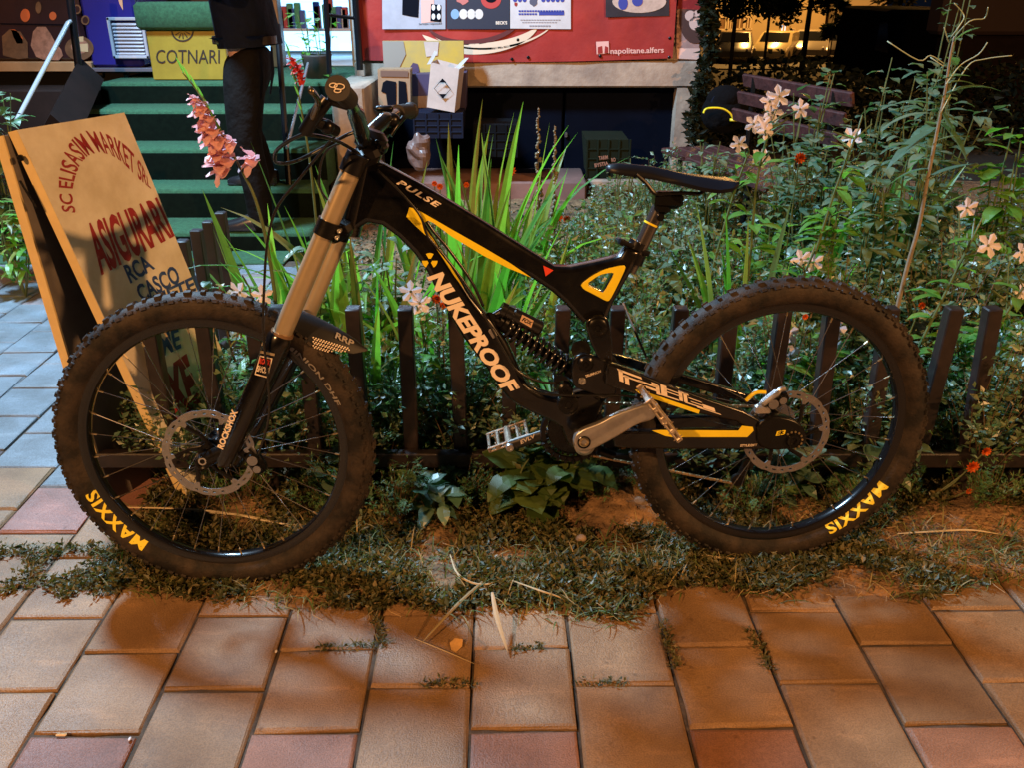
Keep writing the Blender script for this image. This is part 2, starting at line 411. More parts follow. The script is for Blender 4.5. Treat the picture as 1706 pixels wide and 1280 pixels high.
for y in (-.022, .022):
    mb.tube(smoothpath([BL(1060, 290, y), BL(1076, 304, y), BL(1092, 322, y), BL(1110, 322, y), BL(1140, 321, y), BL(1165, 322, y), BL(1178, 312, y)]), .0042, 8)
autosmooth(mb.build('saddle_rails', m_blackm, saddle, world=False))
# ---- rear shock
S0 = BL(838, 538); S1 = BL(957, 622); ax = (S1 - S0).normalized(); L = (S1 - S0).length
mb = MB(); mb.tube([S0 - ax * .01, S1], .0115, 16); mb.tube([S0, S0 + ax * .03], .0175, 20); mb.tube([S1 - ax * .02, S1 + ax * .012], .019, 20)
mb.tube([BL(816, 529, -.018), BL(816, 529, .018)], .012, 16); mb.tube([BL(816, 530), BL(845, 545)], .011, 12)
mb.tube([BL(822, 528), BL(843, 515)], .010, 12)
shock = autosmooth(mb.build('rear_shock', m_blackm, bike, world=False))
mb = MB(); pts = []; e1 = ax.cross(Vector((0, 1, 0))).normalized(); e2 = ax.cross(e1)
turns = 10
for k in range(turns * 20 + 1):
    a = 2 * pi * k / 20; s = .012 + (L - .035) * k / (turns * 20); pts.append(S0 + ax * s + e1 * (.0225 * cos(a)) + e2 * (.0225 * sin(a)))
mb.tube(pts, .0042, 8); mb.build('coil_spring', mat('black_spring', (.012, .013, .018), .18, metal=.3, coat=.6), shock, world=False, smooth=True)
mb = MB(); A = BL(834, 514); B = BL(902, 548); d = (B - A).normalized()
mb.tube([A, A + d * .012, A + d * .014, A + d * .028, A + d * .03, B - d * .004, B], [.0165, .0165, .0145, .0145, .0165, .0165, .013], 20)
res = autosmooth(mb.build('reservoir', mat('reservoir_black', (.01, .01, .011), .25, coat=.4), shock, world=False))
bpoly('decal', [[(870, 524), (889, 534), (885, 546), (866, 535)]], -.0170, mat('tan_decal', (.55, .38, .26), .5), res)
btext('lettering', 'FOX', (869, 534), (885, 542), 6.5, -.0176, m_black, res, .2, .03)
mb = MB(); mb.rbox(BL(821, 555, -.028), (.012, .004, .022), .002, Matrix.Rotation(-.5, 3, 'Y')); mb.build('shock_tab', m_alu, shock, world=False)

# ---- wheels
def tyre_y(r): return -(sqrt(max(1e-6, .030 ** 2 - (r - .318) ** 2)) + .0012)
def knob(mb, ang, phi, sx, sy, sz):
    """block on the casing at wheel angle ang, section angle phi"""
    rc, rr = .318, .0295
    er = Vector((cos(ang), 0, sin(ang))); et = Vector((-sin(ang), 0, cos(ang))); ey = Vector((0, 1, 0))
    nrm = er * cos(phi) + ey * sin(phi); tan = -er * sin(phi) + ey * cos(phi)
    c = er * rc + nrm * (rr + sz * .35)
    Rm = Matrix((et, tan, nrm)).transposed(); mb.box(c, (sx, sy, sz), Rm, .82)
def build_wheel(x, texts, steer=0.0, spoke_a0=0.0, disc_r=.1015, rear=False):
    W = Matrix.Rotation(LEAN, 4, 'X') @ Matrix.Rotation(steer, 4, 'Z') @ Matrix.Rotation(-LEAN, 4, 'X') @ Matrix.Translation((0, 0, WR))
    W = Matrix.Translation((x, 0, 0)) @ W
    mb = MB(); prof = [(.2725, -.008), (.276, -.0135), (.288, -.0165), (.296, -.0165), (.296, .0165), (.288, .0165), (.276, .0135), (.2725, .008)]
    mb.lathe(prof, (0, 0, 0), (0, 1, 0), 120, True)
    wheel = mb.build('wheel', m_rim, bike, world=False); wheel.matrix_basis = W; autosmooth(wheel, 40)
    mb = MB(); NP = 18; prof = []
    for k in range(NP + 1):
        ph = R_(-148 + 296 * k / NP); prof.append((.318 + .030 * cos(ph), .030 * sin(ph)))
    mb.lathe(prof, (0, 0, 0), (0, 1, 0), 144)
    n = 70; rr = random.Random(3)
    for i in range(n):
        a = 2 * pi * i / n; h = pi / n
        for s in (-1, 1):
            knob(mb, a + (h if s > 0 else 0), s * R_(56 + 2.5 * (i % 2)), .0125, .0075, .0062)
            knob(mb, a + h * .9 + (h if s > 0 else 0), s * R_(50), .0075, .0050, .0050)
        if i % 2 == 0:
            knob(mb, a, R_(16), .017, .011, .0065); knob(mb, a, -R_(16), .017, .011, .0065)
        else:
            knob(mb, a, R_(12), .010, .010, .0060); knob(mb, a, -R_(12), .010, .010, .0060)
    ty = mb.build('tyre', m_rubber, wheel, world=False); autosmooth(ty, 30)
    for s_, a0, a1, r0, h, m_, bold in texts:
        vs, fs = text_mesh(s_, .0, bold, 0, 1.06, .18); out = []; mb = MB()
        for v in vs:
            a = R_(a0 + (a1 - a0) * v.x); r = r0 + h * v.y; out.append(Vector((r * cos(a), tyre_y(r), r * sin(a))))
        mb.add(out, fs); mb.build('lettering', m_, ty, world=False)
    mb = MB(); mb.lathe([(.006, -.052), (.012, -.052), (.014, -.046), (.014, -.036), (.027, -.034), (.029, -.031), (.027, -.028), (.017, -.022), (.016, .02), (.025, .026), (.026, .029), (.012, .034), (.012, .052), (.006, .052)], (0, 0, 0), (0, 1, 0), 32)
    autosmooth(mb.build('hub', m_blackm, wheel, world=False))
    # spokes: crossed lacing, each its own object
    spk = None
    for i in range(32):
        side = -1 if i % 2 == 0 else 1; fl = (i // 2) % 2
        ar = 2 * pi * i / 32 + spoke_a0; ah = ar + R_(52 if fl else -52)
        p0 = Vector((.026 * cos(ah), side * .029, .026 * sin(ah))); p1 = Vector((.270 * cos(ar), side * .003, .270 * sin(ar)))
        if i < 4:
            mb = MB(); mb.tube([p0, p1], .00095, 5); o = mb.build('spoke', m_spoke, wheel, world=False)
            nb = MB(); d = (p1 - p0).normalized(); nb.tube([p1 - d * .009, p1 + d * .003], .0022, 6); 
            proto.append(o) if i else None
            if i == 0: proto = [o]
            o.data.materials.append(m_nip); nb2 = nb
            # nipple joined into the spoke's mesh
            me = o.data; nv = len(me.vertices)
            allv = [tuple(v.co) for v in me.vertices] + [tuple(v) for v in nb.v]
            allf = [tuple(p.vertices) for p in me.polygons]; k0 = len(allf); allf += [tuple(q + nv for q in f) for f in nb.f]
            me.clear_geometry(); me.from_pydata(allv, [], allf)
            for k, p in enumerate(me.polygons): p.material_index = 1 if k >= k0 else 0
        else:
            o = proto[i % 4].copy(); COL.objects.link(o); o.parent = wheel
            o.rotation_euler = (0, -(2 * pi * (i - i % 4) / 32), 0)
    # disc rotor
    outer = []; inner = []; M_ = 144
    for k in range(M_):
        a = 2 * pi * k / M_; ro = disc_r - .0022 * max(0, sin(a * 12)) ** 2; outer.append((ro * cos(a), ro * sin(a)))
        q = (a * 6 / (2 * pi)) % 1.0; ri = disc_r - .0165
        if q < .16: ri -= .013 * sin(pi * q / .16) ** .8
        inner.append((ri * cos(a), ri * sin(a)))
    loops = [outer, inner]
    for k in range(30):
        if k % 5 == 4: continue
        a = 2 * pi * (k + .5) / 30; c = (disc_r - .0085); sx = .0045 if k % 5 != 1 else .007
        h = []
        for q in range(4):
            t = R_(45 + 90 * q); lx = sx * cos(t); ly = .0028 * sin(t); h.append((c * cos(a) + lx * -sin(a) + ly * cos(a + .4), c * sin(a) + lx * cos(a) + ly * sin(a + .4)))
        loops.append(h)
    vs, fs = curve_mesh(loops, .0009, .0, 0)
    mb = MB(); mb.add([Vector((v.x, -.046 - v.z, v.y)) for v in vs], fs)
    disc = mb.build('brake_disc', m_steel, wheel, world=False)
    mb = MB()
    for k in range(6):
        a = 2 * pi * (k + .09) / 6; p0 = Vector((.018 * cos(a - .9), -.0462, .018 * sin(a - .9))); p1 = Vector(((disc_r - .027) * cos(a), -.0462, (disc_r - .027) * sin(a))); pm = (p0 + p1) / 2 + Vector((-sin(a), 0, cos(a))) * -.006
        mb.tube([p0, pm, p1], [.007, .0045, .0055], 8, flat=.35, flatdir=(0, 1, 0))
    mb.lathe([(.012, -.002), (.024, -.002), (.024, .002), (.012, .002)], (0, -.0462, 0), (0, 1, 0), 24)
    autosmooth(mb.build('disc_carrier', m_blackm, disc, world=False))
    return wheel
fw = build_wheel(0, [('MAXXIS', -127, -160, .290, .022, m_tyrelogo, .03), ('MINION DHF', 53, 20, .293, .013, m_darkgrey, .03)], STEER, .1)
rw = build_wheel(WB, [('MAXXIS', -30, -63, .290, .022, m_tyrelogo, .03)], 0, .22, rear=True)
for s_ in ():
    pass
# rim sticker text on the front rim
# ---- fork
NY, FY = -.062, .072
mb = MB(); mb.tube([BL(591, 270, NY), BL(468, 560, NY)], .0195, 32); autosmooth(mb.build('stanchion', m_gold, bike, world=False))
mb = MB(); mb.tube([BL(622, 262, FY), BL(497, 560, FY)], .0185, 32); autosmooth(mb.build('stanchion', m_gold, bike, world=False))
mb = MB()
mb.tube([BL(591, 270, NY) , BL(597, 256, NY)], .0225, 28); mb.tube([BL(584, 287, NY), BL(592, 268, NY)], .0235, 28)
mb.tube([BL(623, 262, FY), BL(615, 280, FY)], .0235, 28)
mb.rbox(BL(606, 262, .0), (.075, .11, .034), .01, Matrix.Rotation(-.38, 3, 'Y'))
mb.tube([BL(588, 262, -.085), BL(588, 262, -.04)], .0055, 10)
crown = autosmooth(mb.build('upper_crown', m_plastic, bike, world=False))
mb = MB(); mb.tube([BL(541, 392, NY), BL(551, 367, NY)], .0245, 28); mb.tube([BL(562, 396, FY), BL(572, 370, FY)], .0235, 28)
mb.rbox(BL(568, 380, 0), (.06, .125, .034), .01, Matrix.Rotation(-.42, 3, 'Y'))
crown2 = autosmooth(mb.build('lower_crown', m_blackm, bike, world=False))
mb = MB()
for p in ((565, 385), (561, 396)): mb.lathe([(0, 0), (.002, 0), (.0035, -.002), (.0045, 0), (.0045, .02)], BL(p[0], p[1], NY - .018), (0, 1, 0), 12)
mb.build('crown_bolts', m_alu, crown2, world=False, smooth=True)
for yy, dx, nm in ((NY, 0, 'lower_leg'), (FY, 29, 'lower_leg')):
    mb = MB(); top = BL(470 + dx, 556, yy); a1 = BL(462 + dx, 575, yy); b1 = BL(402 + dx * .8, 708, yy); c1 = BL(372 + dx * .6, 774, yy); 
    mb.tube([top, top * .7 + a1 * .3, a1, (a1 + b1) / 2, b1, c1 * .9 + b1 * .1, c1], [.0225, .0265, .0262, .0245, .0235, .0215, .016], 28)
    leg = autosmooth(mb.build(nm, m_black, bike, world=False), 50)
    if dx == 0:
        near_leg = leg
mb = MB(); mb.tube([BL(471, 553, NY), BL(467, 564, NY)], .0232, 28); autosmooth(mb.build('wiper_seal', mat('bronze_seal', (.25, .15, .08), .4, metal=.4), near_leg, world=False))
# axle clamp boss of the near leg
mb = MB(); ac = BL(338, 771, NY); mb.lathe([(0, -.004), (.006, -.004), (.0065, -.010), (.0105, -.012), (.015, -.010), (.0165, -.004), (.018, .02)], ac, (0, 1, 0), 28)
mb.tube([ac + Vector((0, .006, 0)), BL(375, 752, NY)], [.017, .018], 16); mb.tube([BL(346, 742, NY - .012), BL(346, 742, NY + .01)], .003, 8); mb.tube([BL(331, 748, NY - .012), BL(331, 748, NY + .01)], .003, 8)
autosmooth(mb.build('axle_clamp', m_blackm, near_leg, world=False))
mb = MB(); mb.lathe([(.0055, 0), (.0088, 0)], BL(337, 770, NY - .0125), (0, 1, 0), 20); mb.build('axle_ring', m_alu, near_leg, world=False)
def legtext(s, A, B, h, m, shear=0., bold=.02):   # lettering wrapped on the near leg
    vs, fs = text_mesh(s, shear, bold); A = Vector(A); B = Vector(B); d = B - A; n = Vector((d.y, -d.x)).normalized(); out = []
    for v in vs:
        p = A + d * v.x + n * (h * v.y); out.append(BL(p.x, p.y, NY - .0275))
    mb = MB(); mb.add(out, fs); return mb.build('lettering', m, near_leg, world=False)
legtext('ROCKSHOX', (371, 750), (396, 686), 10, m_decal, .1, .04)
st = [(433, 592), (454, 597), (446, 630), (424, 624)]
bpoly('sticker', [[st[0], st[1], (453.5, 599), (432.5, 594)], [st[2], st[3], (424.5, 622), (446.5, 628)], [st[0], (434.5, 592.5), (425.5, 624), st[3]], [(452.5, 596.5), st[1], st[2], (444.5, 629.5)]], NY - .0282, m_decal, near_leg)
btext('lettering', 'ROCK', (431, 605), (450, 609), 9, NY - .0285, m_red, near_leg, 0, .04)
btext('lettering', 'SHOX', (427, 618), (446, 623), 10, NY - .0285, m_decal, near_leg, 0, .03)
bpoly('decal', [[(434, 584), (458, 589), (457, 593), (433, 588)]], NY - .0282, m_gold, near_leg)
# fork brace and mudguard
mb = MB(); mb.tube([BL(468, 560, NY), BL(476, 530, -.03), BL(484, 520, .01), BL(496, 560, FY)], [.018, .02, .02, .018], 14); autosmooth(mb.build('fork_brace', m_black, bike, world=False), 60)
stn = [((452, 508), (446, 520), .030), ((478, 506), (468, 545), .036), ((505, 518), (500, 568), .042), ((535, 532), (530, 576), .042), ((562, 546), (560, 583), .036), ((590, 564), (588, 588), .022), ((613, 582), (612, 583), .002)]
mb = MB(); K = 10; vs = []
for (ax_, ay), (bx_, by), hw in stn:
    c = BL(ax_, ay, 0); e = BL(bx_, by, -hw); dr = e - c
    for k in range(K + 1):
        t = -1 + 2 * k / K; q = abs(t) ** 2.2; vs.append(Vector((c.x + dr.x * q, hw * t, c.z + dr.z * q)))
for (ax_, ay), (bx_, by), hw in stn:
    c = BL(ax_, ay, 0); e = BL(bx_, by, -hw); dr = e - c
    for k in range(K + 1):
        t = -1 + 2 * k / K; q = abs(t) ** 2.2; vs.append(Vector((c.x + dr.x * q, hw * t * .96, c.z + dr.z * q - .002)))
fs = []; n_ = len(stn)
for i in range(n_ - 1):
    for k in range(K):
        a = i * (K + 1) + k; fs.append((a, a + K + 1, a + K + 2, a + 1)); b = a + n_ * (K + 1); fs.append((b, b + 1, b + K + 2, b + K + 1))
mb.add(vs, fs); guard = mb.build('mudguard', mat('satin_black_plastic', (.008, .009, .012), .5, spec=.3), bike, world=False, smooth=True)
def guard_pt(px, py):  # onto the near flank of the mudguard, measured along the photo's lines
    for i in range(n_ - 1):
        (a0, b0, h0), (a1, b1, h1) = stn[i], stn[i + 1]
        if a0[0] <= px <= a1[0] or i == n_ - 2:
            f = (px - a0[0]) / (a1[0] - a0[0]); ay = a0[1] + (a1[1] - a0[1]) * f; by = b0[1] + (b1[1] - b0[1]) * f; hw = h0 + (h1 - h0) * f
            q = max(0, min(1, (py - ay) / (by - ay))); return BL(px, py, -hw * q ** (1 / 2.2) - .0015)
mb = MB()
for r in range(6):
    for k in range(14):
        px = 522 + k * 4.4 + (r % 2) * 2.2; py = 562 + r * 3.4 + k * 1.35
        lim = 583 - abs(px - 560) * .05
        if py > 586 or py < 556 + (px - 520) * .32: continue
        c = [(px + 1.5 * cos(R_(60 * q)), py + 1.3 * sin(R_(60 * q))) for q in range(6)]
        mb.add([guard_pt(*p) for p in c], [tuple(range(6))])
mb.build('dot_pattern', m_decal, guard, world=False)
vs, fs = text_mesh('RRP', .0, .03); mb = MB()
mb.add([guard_pt(558 + 30 * v.x + 3 * v.y, 562 + 15 * v.x - 9 * v.y + 0) for v in vs], fs); mb.build('lettering', m_darkgrey, guard, world=False)

# ---- calipers
def caliper(px, py, y, par, ang, name='brake_caliper'):
    c = BL(px, py, y); mb = MB(); Rm = Matrix.Rotation(ang, 3, 'Y')
    mb.rbox(c + Vector((0, .018, 0)), (.058, .030, .034), .008, Rm); mb.lathe([(0, -.003), (.0125, -.003), (.0135, 0), (.0135, .02)], c + Rm @ Vector((-.010, 0, .003)), (0, 1, 0), 20)
    mb.lathe([(0, -.003), (.0095, -.003), (.0105, 0), (.0105, .02)], c + Rm @ Vector((.012, 0, .0)), (0, 1, 0), 20); mb.tube([c + Rm @ Vector((-.034, .012, .01)), c + Rm @ Vector((-.022, .012, .012))], .006, 10)
    o = autosmooth(mb.build(name, m_blackm, par, world=False))
    mb = MB(); mb.lathe([(.0, 0), (.0115, 0)], c + Rm @ Vector((-.010, -.0035, .003)), (0, 1, 0), 20); mb.lathe([(.0, 0), (.0085, 0)], c + Rm @ Vector((.012, -.0035, 0)), (0, 1, 0), 20)
    mb.build('piston_cover', m_steel, o, world=False)
    return o
cal1 = caliper(423, 775, -.062, bike, R_(62)); cal2 = caliper(1296, 672, -.066, bike, R_(-28))
mb = MB(); mb.rbox(BL(1270, 682, -.055), (.035, .02, .022), .004); mb.rbox(BL(1283, 663, -.06), (.05, .022, .012), .004, Matrix.Rotation(R_(-40), 3, 'Y'))
mb.tube(smoothpath([BL(1290, 660, -.06), BL(1300, 650, -.06), BL(1308, 648, -.06)]), .006, 10); autosmooth(mb.build('caliper_mount', m_alu, cal2, world=False))
bcable('brake_hose', [(1243, 668, -.06), (1258, 655, -.064), (1276, 654, -.066)], .0045, m_yel, cal2)
mb = MB(); mb.rbox(BL(410, 760, -.045), (.05, .014, .02), .004, Matrix.Rotation(R_(50), 3, 'Y')); autosmooth(mb.build('caliper_mount', m_blackm, cal1, world=False))

# ---- drivetrain (far side)
bb = BL(972, 738, -.03); bb = Vector((bb.x, 0, bb.z))
mb = MB(); mb.lathe([(.010, -.002), (.058, -.002), (.062, .0), (.062, .006), (.058, .008), (.010, .008)], (bb.x - .01, .048, bb.z), (0, 1, 0), 48)
for k in range(32):
    a = 2 * pi * k / 32; mb.box((bb.x - .01 + .066 * cos(a), .051, bb.z + .066 * sin(a)), (.006, .003, .006), Matrix.Rotation(-a, 3, 'Y'))
chainring = autosmooth(mb.build('chainring', m_blackm, bike, world=False))
mb = MB(); mb.lathe([(.066, -.004), (.076, -.004), (.078, 0), (.078, .006), (.066, .006)], (bb.x - .012, .044, bb.z - .004), (0, 1, 0), 40)
for k in range(10):
    a = R_(200 + k * 14); mb.rbox((bb.x - .012 + .074 * cos(a), .038, bb.z - .004 + .074 * sin(a)), (.014, .008, .006), .002, Matrix.Rotation(-a, 3, 'Y'))
mb.tube([(bb.x + .04, -.01, bb.z - .03), (bb.x + .075, -.01, bb.z - .045)], [.012, .010], 12)
autosmooth(mb.build('chain_guard', m_plastic, bike, world=False))
mb = MB(); mb.lathe([(0, -.055), (.016, -.055), (.023, -.05), (.024, -.03), (.024, .04), (.016, .06)], (bb.x, 0, bb.z), (0, 1, 0), 28); autosmooth(mb.build('bottom_bracket', m_alu, bike, world=False))
crank = bplate('crank_arm', [[(955, 740), (958, 726), (972, 716), (1000, 706), (1024, 692), (1078, 674), (1092, 677), (1097, 690), (1088, 701), (1062, 708), (1030, 728), (1000, 744), (982, 753), (964, 753)]], -.078, .009, .004, m_alu, bike, 1)
mb = MB(); c = BL(973, 738, -.0878); mb.lathe([(.0, .003), (.0055, .003), (.006, 0), (.0085, -.001), (.011, 0)], c, (0, 1, 0), 20); autosmooth(mb.build('crank_bolt', m_nip, crank, world=False))
mb = MB(); mb.lathe([(.011, 0), (.0135, -.001), (.0148, 0)], c, (0, 1, 0), 24); mb.build('crank_ring', m_black, crank, world=False)
fc0 = Vector((bb.x, .078, bb.z)); fp = BL(849, 744, .078)
mb = MB(); mb.tube([fc0, fc0 * .5 + fp * .5, fp], [.017, .0135, .0135], 16, flat=.6, flatdir=(0, 1, 0)); crank2 = autosmooth(mb.build('crank_arm', mat('dark_crank', (.07, .065, .06), .35, metal=.8), bike, world=False))
mb = MB(); mb.lathe([(.0, 0), (.0035, 0), (.004, -.002), (.0085, -.002), (.010, .001), (.010, .01)], fp + Vector((0, -.0115, 0)), (0, 1, 0), 20); autosmooth(mb.build('pedal_axle', m_alu, crank2, world=False))
btext('lettering', 'EVLV', (868, 741), (893, 729), 6, .066, m_decal, crank2)
def pedal(c, e1, y0, y1, length, name='pedal', width=.09):
    e1 = Vector(e1).normalized(); ey = Vector((0, 1, 0)); e3 = e1.cross(ey); Rm = Matrix((e1, ey, e3)).transposed(); mb = MB()
    c = Vector((c[0], 0, c[2])); h = length / 2; t = .014; ym = (y0 + y1) / 2
    for y in (y0 + .003, y1 - .003):
        mb.rbox(c + ey * y + e3 * (t * .32), (length, .006, .0045), .0015, Rm); mb.rbox(c + ey * y - e3 * (t * .32), (length, .006, .0045), .0015, Rm)
        for q in (-.47, -.28, 0, .28, .47): mb.rbox(c + ey * y + e1 * (length * q), (.008 if q else .02, .006, t), .0015, Rm)
    for q in (-.46, -.24, .24, .46): mb.rbox(c + ey * ym + e1 * (length * q), (.007, abs(y1 - y0), t * .9), .002, Rm)
    mb.tube([c + ey * y0, c + ey * y1], .0085, 14)
    for q in (-.46, -.3, .3, .46):
        for yy in (.12, .5, .88):
            p = c + e1 * (length * q) + ey * (y0 + (y1 - y0) * yy)
            mb.tube([p - e3 * (t / 2 + .0035), p + e3 * (t / 2 + .0035)], .0012, 5)
    mb.lathe([(.0, -.001), (.004, -.001), (.006, -.002), (.007, 0)], c + ey * min(y0, y1), (0, 1, 0), 14)
    return mb.build(name, mat('cream_alloy_pedal', (.62, .52, .42), .38, metal=.75, var=.35, vscale=90), bike, world=False)
pc = BL(1107, 703, -.19); pe = BL(1139, 744, -.19) - BL(1073, 661, -.19)
pedal(pc, (pe.x, 0, pe.z), -.19, -.095, .118)
mb = MB(); q = BL(1090, 688, -.085); 
pc2 = BL(849, 744, .078); pedal((pc2.x, 0, pc2.z), (1, 0, .35), .092, .185, .105)
# chain, cassette and derailleur
hub_r = Vector((WB, 0, WR))
mb = MB()
for k, (r, y) in enumerate(((.022, .036), (.027, .032), (.033, .028), (.040, .024), (.046, .020))):
    mb.lathe([(.010, -.001), (r, -.001), (r, .001), (.010, .001)], (WB, y, WR), (0, 1, 0), 30)
autosmooth(mb.build('cassette', m_steel, rw, world=True)) if False else autosmooth(mb.build('cassette', m_steel, bike, world=False))
mb = MB(); cr = Vector((bb.x - .01, .050, bb.z)); dr_ = BL(1229, 800, .03); dr_ = Vector((dr_.x, .030, dr_.z))
def chain(a, b):
    L = (b - a).length; n = int(L / .0085); d = (b - a).normalized(); ang = -atan2(d.z, d.x)
    for i in range(n): mb.rbox(a + d * (i + .5) * .0085, (.0095, .006 if i % 2 else .0035, .0072), .0015, Matrix.Rotation(ang, 3, 'Y'))
chain(cr + Vector((.02, 0, .064)), Vector((WB - .01, .030, WR + .034)))
mb.build('chain', m_nip, bike, world=False); mb = MB()
chain(cr + Vector((.02, 0, -.064)), dr_ + Vector((0, 0, -.012)))
mb.build('chain', m_nip, bike, world=False)
mb = MB(); mb.rbox((WB - .01, .048, WR - .035), (.04, .02, .03), .006); mb.tube([Vector((WB - .01, .048, WR - .04)), dr_ + Vector((.02, .008, .05))], .009, 8); mb.rbox(dr_ + Vector((.012, 0.004, .018)), (.022, .012, .075), .005, Matrix.Rotation(.35, 3, 'Y')); drl = autosmooth(mb.build('derailleur', m_blackm, bike, world=False))
for q_, r_ in ((dr_, .016), (dr_ + Vector((.022, 0, .042)), .014)):
    mb = MB(); mb.lathe([(.0, -.006), (r_, -.005), (r_, .005), (0, .006)], q_, (0, 1, 0), 18); autosmooth(mb.build('jockey_wheel', m_blackm, drl, world=False))

# ---- cockpit
G1 = BL(563, 147, -.375); G2 = BL(684, 184, .375); C0 = BL(610, 228, 0)
mb = MB(); E1 = G1 * .42 + C0 * .58 + Vector((.0, 0, .012)); E2 = G2 * .42 + C0 * .58 + Vector((0, 0, .012))
path = smoothpath([G1, G1 * .7 + C0 * .3 + Vector((0, 0, .012)), E1, C0 + Vector((0, -.05, 0)), C0 + Vector((0, .05, 0)), E2, G2 * .7 + C0 * .3 + Vector((0, 0, .012)), G2])
mb.tube(path, [.0112] * 12 + [.0155] * (len(path) - 24) + [.0112] * 12, 16); bar = mb.build('handlebar', mat('glossy_bar', (.012, .014, .017), .15, coat=.6), bike, world=False, smooth=True)
def grip(G, sgn):
    d = (C0 * .3 + G * .7 + Vector((0, 0, .012)) - G).normalized(); mb = MB(); pts = []; rs = []
    for k in range(26): pts.append(G + d * (.005 * k)); rs.append(.0168 if k % 2 else .0155)
    pts = [G - d * .004] + pts; rs = [.0195] + [.0200, .0195] + rs[2:]
    mb.tube(pts, rs, 20); return mb.build('grip', mat('grey_rubber_grip', (.02, .018, .022), .6), bike, world=False, smooth=False), d
g1, gd = grip(G1, -1); g2, _ = grip(G2, 1)
e1 = gd.cross(Vector((0, 0, 1))).normalized(); e2 = gd.cross(e1).normalized(); o_ = G1 - gd * .0055; mb = MB()
for cx_, cz_, r in ((-.006, -.004, .0045), (.003, -.002, .006), (.0, .004, .004)):
    mb.tube([o_ + e1 * (cx_ + r * 1.3 * cos(2 * pi * k / 16)) + e2 * (cz_ + r * .7 * sin(2 * pi * k / 16)) for k in range(17)], .0009, 5)
mb.build('end_logo', m_decal, g1, world=False)
mb = MB(); mb.rbox(C0 + Vector((.01, 0, -.008)), (.06, .075, .045), .012, Matrix.Rotation(.35, 3, 'Y')); mb.rbox(BL(618, 250), (.07, .06, .03), .008, Matrix.Rotation(-.38, 3, 'Y')); mb.tube([BL(612, 240), BL(604, 268)], .02, 20)
for a, b in ((600, 232), (628, 236), (604, 222), (632, 244)): mb.lathe([(0, 0), (.0025, 0), (.004, -.002), (.005, 0), (.005, .01)], BL(a, b, -.040), (0, 1, 0), 10)
autosmooth(mb.build('stem', m_plastic, bike, world=False))
def lever(name, base, pts, blade, body_r=.012):
    mb = MB(); mb.tube(smoothpath(pts), body_r, 14); mb.tube([base, pts[0]], .008, 10); o = autosmooth(mb.build(name, m_plastic, bike, world=False), 50)
    mb = MB(); mb.tube(smoothpath(blade), .0048, 10, flat=1.5, flatdir=(0, 0, 1)); mb.build('lever_blade', mat('smoked_alloy_lever', (.16, .13, .09), .25, metal=.8), o, world=False, smooth=True); return o
lever('brake_lever', G1 * .7 + C0 * .3, [BL(545, 165, -.27), BL(532, 182, -.27), BL(520, 200, -.26), BL(508, 219, -.25)], [BL(520, 196, -.27), BL(530, 172, -.30), BL(525, 158, -.34), BL(518, 150, -.37)])
mb = MB(); mb.tube([BL(520, 199, -.24), BL(545, 210, -.22), BL(560, 218, -.2)], [.009, .012, .010], 12); mb.ball(BL(545, 211, -.225), .013); autosmooth(mb.build('shifter_pod', m_plastic, bike, world=False), 50)
lever('brake_lever', G2 * .7 + C0 * .3, [BL(636, 196, .25), BL(652, 205, .22), BL(640, 222, .18), BL(625, 238, .14)], [BL(640, 190, .26), BL(655, 180, .28), BL(672, 184, .33), BL(684, 193, .36)])
mb = MB(); mb.rbox(BL(640, 180, .2), (.04, .03, .012), .004); mb.tube(smoothpath([BL(650, 225, .15), BL(660, 210, .16), BL(672, 196, .18)]), .006, 10); mb.rbox(BL(648, 200, .17), (.045, .04, .03), .008)
autosmooth(mb.build('shifter_pod', m_plastic, bike, world=False), 50)
bcable('brake_hose', [(508, 222, -.25), (480, 235, -.22), (460, 252, -.18), (462, 271, -.14), (495, 267, -.1), (545, 242, -.06), (590, 220, -.03), (612, 232, .0)], .0036, m_cable)
bcable('brake_hose', [(512, 224, -.24), (540, 228, -.2), (565, 236, -.14), (590, 250, -.06), (606, 262, -.045)], .0034, m_cable)
bcable('shift_cable', [(556, 212, -.2), (560, 222, -.18), (545, 240, -.14), (500, 296, -.12), (462, 345, -.11), (446, 400, -.1), (440, 480, -.1), (439, 560, -.098), (447, 640, -.096), (447, 700, -.094), (430, 760, -.075)], .0027, m_cable)
bcable('shift_cable', [(566, 238, -.12), (545, 250, -.1), (534, 275, -.09), (533, 310, -.085), (545, 332, -.07)], .0024, m_cable)
bcable('rear_hose', [(628, 282, -.032), (660, 312, -.034), (690, 345, -.034), (703, 365, -.034), (712, 392, -.032), (735, 420, -.032), (765, 458, -.032), (790, 495, -.032), (815, 540, -.032), (842, 588, -.034), (862, 618, -.034), (900, 636, -.03), (945, 638, -.02)], .0028, m_cable)
bcable('rear_hose', [(700, 352, -.02), (722, 385, -.02), (748, 416, -.02), (785, 468, -.02), (805, 510, -.02)], .0035, m_cable)
bcable('rear_hose', [(870, 640, -.03), (900, 656, -.05), (960, 660, -.052), (1040, 660, -.05), (1080, 668, -.045)], .0026, m_cable)
